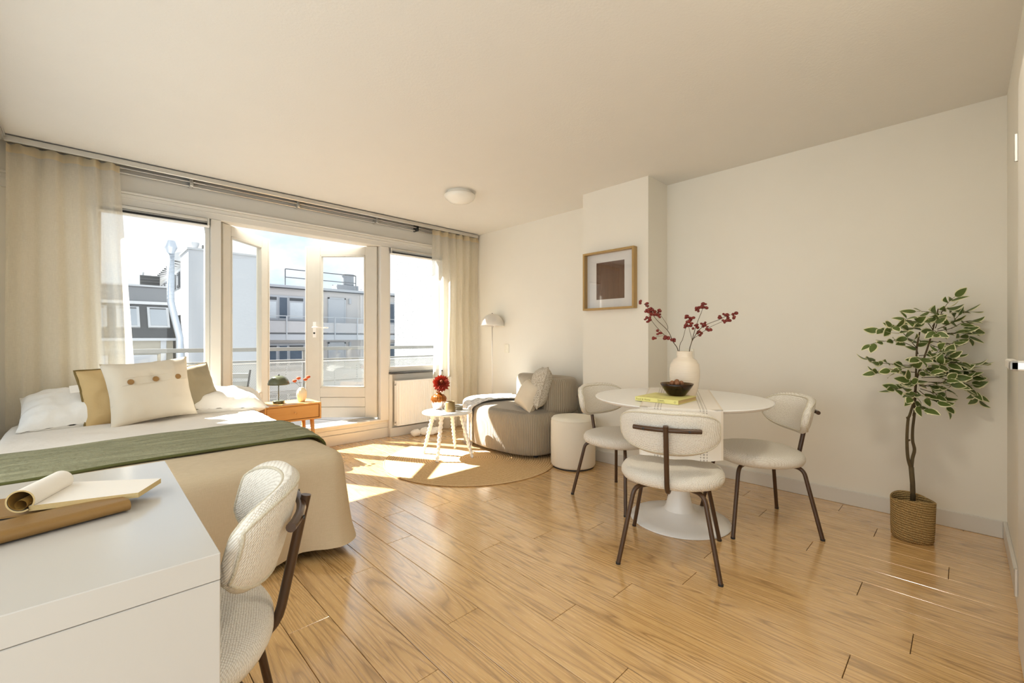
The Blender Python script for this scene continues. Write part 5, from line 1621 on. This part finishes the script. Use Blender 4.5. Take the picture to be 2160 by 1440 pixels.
# ------------------------------------------------------------------ lamps
flp = thing('floor_lamp', 'slender floor lamp with a pale grey dome shade in the corner', 'lamp', (3.66, 4.153, 0))
MB().lathe([(0, 0), (0.098, 0), (0.10, 0.004), (0.10, 0.018), (0.09, 0.022), (0, 0.022)], 40).build('base', 'shade_lamp', flp, ang=40)
MB().tube([(0, 0, 0.02), (0, 0, 1.34)], 0.0075, 10).build('pole', 'shade_lamp', flp, smooth=True)
dome = [(0.150 * math.sin(R(a)), 1.312 + 0.156 * math.cos(R(a))) for a in range(0, 91, 6)]
dome[0] = (0, dome[0][1])
inner = [(0.147 * math.sin(R(a)), 1.312 + 0.150 * math.cos(R(a))) for a in range(90, -1, -6)]
inner[-1] = (0, inner[-1][1])
MB().lathe(dome + inner, 48).build('shade', 'shade_lamp', flp, smooth=True)
MB().lathe([(0, 1.295), (0.014, 1.295), (0.014, 1.33), (0, 1.33)], 14).build('socket', 'shade_lamp', flp)
MB().lathe([(0, 1.466), (0.005, 1.467), (0.005, 1.476), (0, 1.478)], 10).build('finial', 'black', flp)
clp = thing('ceiling_lamp', 'round opal dome lamp fixed to the ceiling', 'lamp', (2.535, 3.345, 0))
MB().lathe([(0, 2.55), (0.118, 2.55), (0.118, 2.522), (0, 2.522)], 44).build('mount', 'trim', clp)
MB().lathe([(0.10, 2.526), (0.145, 2.520), (0.147, 2.512), (0.135, 2.488), (0.105, 2.463), (0.06, 2.447), (0, 2.441)], 48).build('shade', 'opal', clp, smooth=True)
# unseen twin near the inner door, added and lit as extra fill
clp2 = copy_tree(clp, (1.75, 0.30, 0), 0.0, 'unseen opal dome ceiling lamp added near the inner door as fill light')
lit = NT('added_lamp_glow')
lit.bsdf((0.85, 0.82, 0.74, 1), 0.3, 0.0, 0.5, Emission__Color=(1.0, 0.90, 0.72, 1), Emission__Strength=3.0)
for c_ in clp2.children:
    if c_.name.startswith('shade'):
        c_.data = c_.data.copy(); c_.data.materials[0] = lit.m
lp_d = bpy.data.lights.new('twin_lamp_fill', 'AREA')  # area lamp added below the twin to brighten the right wall and corner
lp_d.shape = 'DISK'
lp_d.size = 0.28
lp_d.energy = 8
lp_d.color = (1.0, 0.90, 0.72)
lp = bpy.data.objects.new('twin_lamp_fill', lp_d)
COL.objects.link(lp)
lp.location = (1.75, 0.30, 2.432)

# ------------------------------------------------------------------ radiator with cord on the floor
ra = thing('radiator', 'white ribbed panel radiator under the window', 'radiator', (0, 4.58, 0))
prof = []
x = 2.578
pts = [(2.578, 0.0)]
while x < 3.40:
    pts += [(x + 0.006, 0.0), (x + 0.010, 0.005), (x + 0.022, 0.005), (x + 0.026, 0.0)]
    x += 0.030
pts.append((x, 0.0))
n = len(pts)
m = MB().add([(a, b_, 0.145) for a, b_ in pts] + [(a, b_, 0.645) for a, b_ in pts], [(i, i + 1, n + i + 1, n + i) for i in range(n - 1)])
xe = x
m.build('front_panel', 'white_metal', ra)
MB().box(2.575, xe + 0.003, -0.003, 0.008, 0.132, 0.146, 0.002).box(2.575, xe + 0.003, -0.003, 0.008, 0.644, 0.658, 0.002).build('panel_rim', 'white_metal', ra)
MB().box(2.565, 2.577, -0.002, 0.075, 0.132, 0.66, 0.003).build('side_panel', 'white_metal', ra)
MB().box(xe, xe + 0.012, -0.002, 0.075, 0.132, 0.66, 0.003).build('side_panel', 'white_metal', ra)
MB().box(2.577, xe, 0.006, 0.075, 0.655, 0.66).build('top_grille', 'white_metal', ra)
MB().box(2.577, xe, 0.055, 0.072, 0.145, 0.645).build('back_panel', 'white_metal', ra)
for z in (0.20, 0.60):
    MB().box(2.62, 2.66, 0.072, 0.125, z - 0.02, z + 0.02).box(xe - 0.08, xe - 0.04, 0.072, 0.125, z - 0.02, z + 0.02).build('wall_bracket', 'steel', ra)
for z in (0.615, 0.172):
    MB().lathe([(0, 0), (0.013, 0), (0.013, 0.004), (0.006, 0.008), (0, 0.008)], 12).xf(Matrix.Translation((2.565, 0.035, z)) @ Matrix.Rotation(R(-90), 4, 'Y')).build('end_plug', 'steel', ra)
    MB().lathe([(0, 0), (0.005, 0), (0.005, 0.006), (0, 0.006)], 8).xf(Matrix.Translation((2.558, 0.035, z - 0.006)) @ Matrix.Rotation(R(-90), 4, 'Y')).build('vent_screw', 'black', ra)
co = tag(MB().tube(bez([(2.99, 4.20, 0.006), (3.03, 4.38, 0.006), (3.02, 4.52, 0.10), (2.99, 4.58, 0.115), (3.06, 4.50, 0.04), (3.20, 4.40, 0.006), (3.34, 4.34, 0.006), (3.48, 4.30, 0.006)], 8), 0.004, 6).build('lamp_cord', 'cord', None, smooth=True), 'beige lamp cord curling on the floor under the radiator', 'cord')
cb_ = thing('cloth_heap', 'crumpled white cloth lying on the floor below the radiator', 'cloth', (2.88, 4.46, 0))
for i, (dx, dy, r_) in enumerate(((-0.12, 0.03, 0.055), (0.0, 0.0, 0.065), (0.08, 0.03, 0.05), (0.14, -0.01, 0.055), (0.05, -0.05, 0.05))):
    m = MB().sphere((dx, dy, r_ * 0.72), r_, 16, 10, (1.25, 0.9, 0.75))
    m.v = [(x + 0.018 * mnoise.noise(Vector((x * 30, y * 30, z * 30 + i))), y + 0.018 * mnoise.noise(Vector((x * 30, y * 30 + 5, z * 30))), max(0.001, z + 0.016 * mnoise.noise(Vector((x * 26, y * 26, z * 26 + 9))))) for x, y, z in m.v]
    m.build('fold', 'white_cotton', cb_, smooth=True)

# ------------------------------------------------------------------ wall things
pf = thing('picture_frame', 'deep oak frame with a brown print in a white mat', 'picture', (3.44, 2.256, 1.688))
W2, H2, D = 0.272, 0.270, 0.060
for (y0, y1, z0, z1) in ((-W2, W2, H2 - 0.018, H2), (-W2, W2, -H2, -H2 + 0.018), (-W2, -W2 + 0.018, -H2 + 0.018, H2 - 0.018), (W2 - 0.018, W2, -H2 + 0.018, H2 - 0.018)):
    MB().box(-D, 0, y0, y1, z0, z1, 0.001).build('frame_bar', 'frame_wood', pf)
MB().box(-0.008, -0.001, -W2 + 0.016, W2 - 0.016, -H2 + 0.016, H2 - 0.016).build('mat', 'matboard', pf)
MB().box(-0.0095, -0.008, -0.150, 0.150, -0.172, 0.172).build('print', 'art', pf)
MB().box(-0.018, -0.016, -W2 + 0.017, W2 - 0.017, -H2 + 0.017, H2 - 0.017).build('glazing', 'frame_glass', pf)
def socket(label, y, z, n):
    t = thing('wall_socket', label, 'socket', (XR, y, z))
    h = 0.052 if n == 2 else 0.042
    MB().box(-0.012, 0, -0.040, 0.040, -h, h, 0.004, 2).build('plate', 'socket', t)
    for k in range(n):
        zc = (k - (n - 1) / 2) * 0.050
        r_ = MB().lathe([(0.021, 0), (0.021, 0.002), (0.0185, 0.002), (0.0175, -0.006), (0, -0.006)], 24).xf(Matrix.Translation((-0.0125, 0, zc)) @ Matrix.Rotation(R(-90), 4, 'Y')).build('socket_well', 'socket', t, ang=40)
        for dy in (-0.009, 0.009):
            MB().lathe([(0, 0), (0.0032, 0), (0.0032, 0.0012), (0, 0.0012)], 8).xf(Matrix.Translation((-0.0085, dy, zc)) @ Matrix.Rotation(R(-90), 4, 'Y')).build('socket_hole', 'socket_hole', r_)
socket('double cream wall socket beside the floor lamp', 4.012, 1.026, 2)
socket('cream wall socket behind the tall vase', 1.672, 1.020, 1)

# ------------------------------------------------------------------ potted tree
PX, PY = 3.405, 0.205
pt_ = thing('potted_tree', 'variegated artificial tree in a seagrass basket', 'plant', (PX, PY, 0))
def bsk(u, v):
    a = 2 * PI * u
    prof_ = [(0.088, 0.0), (0.096, 0.012), (0.099, 0.07), (0.100, 0.14), (0.101, 0.20), (0.102, 0.232), (0.098, 0.236), (0.094, 0.228), (0.091, 0.17)]
    i = v * (len(prof_) - 1); k = min(int(i), len(prof_) - 2); f = i - k
    r_ = prof_[k][0] * (1 - f) + prof_[k + 1][0] * f; z = prof_[k][1] * (1 - f) + prof_[k + 1][1] * f
    w = 1 + 0.02 * math.sin(3 * a + 1) + 0.012 * math.sin(5 * a + z * 12)
    z += 0.008 * math.sin(2 * a + 0.6) * (z / 0.23)
    return (r_ * w * math.cos(a), r_ * w * math.sin(a) * 0.97, z)
m = MB().grid(bsk, 56, 24, cu=True)
m.f.append(tuple(i * 25 for i in range(55, -1, -1))); m.mi.append(0)
m.build('basket', 'seagrass', pt_, smooth=True)
MB().lathe([(0.092, 0.165), (0.06, 0.172), (0, 0.175)], 32).build('soil', 'soil', pt_)
KP = 2.506 / 919.0
def tp2(px, py, dep=0.0):
    """sketch of the tree in the plane facing the room: px right, py down, dep away"""
    v_ = RT * ((px - 1926) * KP) + UPV * (1.15 - (py - 714) * KP) + FW * dep
    return v_
ts = [(tp2(1928, 1062), 0.0125), (tp2(1927, 1020), 0.0115), (tp2(1924, 985), 0.0120)]
MB().tube([p_ for p_, r_ in ts], [r_ for p_, r_ in ts], 10).build('trunk', 'trunk', pt_, smooth=True)
l1 = bez([tp2(1924, 990), tp2(1917, 965), tp2(1915, 925), tp2(1914, 885, -.01), tp2(1917, 876, -.01), tp2(1925, 862), tp2(1931, 838), tp2(1934, 790), tp2(1936, 735), tp2(1942, 700)], 5)
MB().tube(l1, [0.0085 - 0.005 * i / len(l1) for i in range(len(l1))], 8).build('trunk_stem', 'trunk', pt_, smooth=True)
l2 = bez([tp2(1924, 990), tp2(1930, 968, .01), tp2(1936, 950, .015), tp2(1932, 930, .015), tp2(1934, 905, .02), tp2(1938, 870, .02), tp2(1939, 840, .02), tp2(1946, 800, .03), tp2(1960, 760, .03), tp2(1975, 715, .03), tp2(1984, 680, .03), tp2(1992, 650, .03)], 5)
MB().tube(l2, [0.009 - 0.0062 * i / len(l2) for i in range(len(l2))], 8).build('trunk_stem', 'trunk', pt_, smooth=True)
MB().tube([tp2(1915, 885, -.01), tp2(1911, 879, -.012)], [0.007, 0.005], 7).build('trunk_stub', 'trunk', pt_)
MB().tube([tp2(1916, 930), tp2(1920, 927, -.006)], [0.006, 0.004], 7).build('trunk_stub', 'trunk', pt_)
MB().tube([tp2(1936, 878, .02), tp2(1933, 872, .012)], [0.006, 0.004], 7).build('trunk_stub', 'trunk', pt_)
# leaf: serrated blade with a cream margin
def leaf_mesh(L_, W_, seed, curl):
    r_ = random.Random(seed)
    NL = 9
    ins, outs = [], []
    for side in (1, -1):
        a_, b_ = [], []
        for k in range(NL):
            t_ = k / (NL - 1)
            w = W_ * (math.sin(PI * min(1, t_ ** 0.85)) ** 0.8) * (1 - 0.25 * t_)
            jag = 1 + (0.13 if k % 2 else -0.06) + r_.uniform(-.06, .06)
            z = curl * (t_ - 0.3) ** 2 * L_ * 1.6 - 0.12 * w
            a_.append((L_ * t_, side * w * 0.76, z + 0.05 * w * 0))
            b_.append((L_ * t_ + 0.003, side * w * jag, z - 0.10 * w))
        ins.append(a_); outs.append(b_)
    mm = MB()
    vs = ins[0] + ins[1] + outs[0] + outs[1] + [(L_ * k / (NL - 1), 0, curl * (k / (NL - 1) - 0.3) ** 2 * L_ * 1.6 - 0.002) for k in range(NL)]
    fsg, fse = [], []
    for k in range(NL - 1):
        fsg += [(4 * NL + k, 4 * NL + k + 1, k + 1, k), (4 * NL + k, NL + k, NL + k + 1, 4 * NL + k + 1)]
        fse += [(k, k + 1, 2 * NL + k + 1, 2 * NL + k), (NL + k, 3 * NL + k, 3 * NL + k + 1, NL + k + 1)]
    mm.add(vs, fsg, 0); o_ = len(mm.f)
    mm.f += fse; mm.mi += [1] * len(fse)
    return mm
protos = []
for s_ in range(5):
    o = leaf_mesh(0.060 + 0.003 * s_, 0.0225 + 0.0012 * (s_ % 3), s_, (0.15, -0.3, 0.35, 0.05, -0.15)[s_]).build('leaf', ['leaf', 'leaf_edge'], pt_)
    protos.append(o.data); bpy.data.objects.remove(o)
sx_ = lambda x, y, d=0.0: tp2(1820 + x * 0.19444, 610 + y * 0.19444, d * max(0.0, 1 - max(0, x - 600) / 550.0))
brs = [[(600, 640, 0), (440, 520, -.03), (300, 430, -.06), (200, 395, -.08)], [(600, 640, 0), (480, 560, .05), (330, 570, .09), (260, 600, .11)],
       [(830, 420, .03), (870, 280, .02), (930, 150, 0), (1000, 80, -.02)], [(860, 300, .02), (800, 240, .06), (720, 230, .09)], [(880, 250, .02), (960, 205, .08), (1020, 200, .1)],
       [(850, 430, .03), (970, 360, 0), (1080, 250, -.04), (1180, 240, -.06)], [(850, 450, .03), (1000, 420, .06), (1120, 350, .1), (1200, 340, .12)],
       [(840, 480, .03), (1000, 470, -.03), (1110, 430, -.07), (1200, 440, -.09)], [(840, 500, .03), (1000, 480, .02), (1120, 480, 0), (1170, 520, -.02)],
       [(800, 430, .03), (700, 350, .0), (560, 350, -.03), (420, 340, -.05), (380, 310, -.06)], [(790, 470, .03), (650, 420, .06), (500, 410, .09), (380, 430, .12)],
       [(780, 480, .03), (700, 450, -.06), (640, 480, -.1)], [(790, 560, .03), (900, 590, -.05), (1010, 560, -.09)], [(780, 600, .03), (900, 640, .03), (1010, 610, .06)],
       [(800, 400, .03), (760, 320, -.04), (690, 300, -.07)], [(610, 700, 0), (680, 600, .06), (760, 560, .1)],
       [(600, 850, 0), (480, 830, -.04), (300, 850, -.08), (150, 860, -.1)], [(600, 830, 0), (450, 820, .05), (320, 800, .09), (260, 770, .11)], [(590, 900, 0), (430, 890, .02), (280, 900, .03), (220, 900, .04)],
       [(600, 940, 0), (500, 1000, -.05), (390, 1000, -.09), (350, 960, -.1)], [(590, 1000, 0), (470, 1050, .0), (360, 1075, -.02), (300, 1070, -.03)], [(590, 1090, 0), (500, 1120, -.05), (400, 1150, -.08)],
       [(590, 1080, 0), (490, 1160, -.03), (530, 1260, -.06), (560, 1280, -.07)], [(640, 760, 0), (560, 740, -.05), (450, 740, -.09)], [(620, 720, 0), (660, 690, -.08), (620, 640, -.12)],
       [(700, 880, .02), (900, 880, 0), (1100, 850, -.03), (1220, 810, -.05), (1290, 805, -.06)], [(720, 840, .02), (880, 800, -.06), (1000, 790, -.1), (1060, 800, -.11)],
       [(700, 800, .02), (800, 740, -.07), (900, 720, -.12)], [(720, 780, .02), (850, 760, .05), (960, 740, .08), (1000, 780, .1)], [(700, 900, .02), (900, 900, .06), (1090, 870, .1), (1180, 880, .12)],
       [(680, 940, .02), (850, 930, -.06), (1000, 960, -.1), (1100, 940, -.12)], [(680, 960, .02), (860, 960, .03), (1010, 1000, .05), (1110, 1040, .06), (1210, 1110, .07), (1270, 1190, .07)],
       [(1000, 1000, .05), (1100, 980, .08), (1190, 960, .1)], [(1020, 1010, .05), (1130, 1050, .0), (1190, 1040, -.02)], [(660, 1010, .02), (820, 1000, -.08), (960, 1020, -.12)],
       [(650, 1040, .02), (800, 1060, .05), (940, 1060, .08), (970, 1160, .09)], [(650, 1080, .01), (760, 1130, -.04), (850, 1190, -.06), (880, 1290, -.07)], [(760, 1130, -.04), (850, 1180, .0), (920, 1190, .02)],
       [(640, 1100, .01), (660, 1180, -.05), (740, 1210, -.08)], [(640, 1050, .01), (720, 1010, -.08), (780, 960, -.12)], [(620, 930, 0), (560, 900, -.09), (520, 880, -.12)], [(620, 880, 0), (700, 830, -.08), (760, 700, -.12)]]
rl = random.Random(12)
nl = 0
for bi, br_ in enumerate(brs):
    path = bez([sx_(*p_) for p_ in br_], 5)
    MB().tube(path, [0.0022 - 0.0014 * i / len(path) for i in range(len(path))], 5).build('branch', 'trunk', pt_, smooth=True)
    tl_ = sum((path[i + 1] - path[i]).length for i in range(len(path) - 1))
    npc = max(4, int(tl_ / 0.027) + 1)
    for k in range(npc):
        f = 0.22 + 0.78 * k / (npc - 1)
        i = min(int(f * (len(path) - 1)), len(path) - 2)
        p_ = path[i].lerp(path[i + 1], f * (len(path) - 1) - i)
        tg = (path[i + 1] - path[i]).normalized()
        lat = tg.cross(Vector((rl.uniform(-.5, .5), rl.uniform(-.5, .5), 1))).normalized() * (1 if k % 2 else -1)
        d_ = (tg * (1.0 if k == npc - 1 else 0.55) + lat * (0.15 if k == npc - 1 else 0.75) + Vector((0, 0, rl.uniform(-.35, .15)))).normalized()
        nr_ = (Vector((0, 0, 1)) * rl.uniform(0.1, 1.0) - FW * rl.uniform(0.1, 1.0) + RT * rl.uniform(-.5, .5)).normalized()
        yv = nr_.cross(d_).normalized(); zv = d_.cross(yv).normalized()
        mt = Matrix((d_, yv, zv)).transposed().to_4x4(); mt.translation = p_
        o = bpy.data.objects.new('leaf', protos[rl.randrange(5)]); COL.objects.link(o); o.parent = pt_
        o.matrix_local = mt @ Matrix.Scale(rl.uniform(0.85, 1.18), 4)
        nl += 1
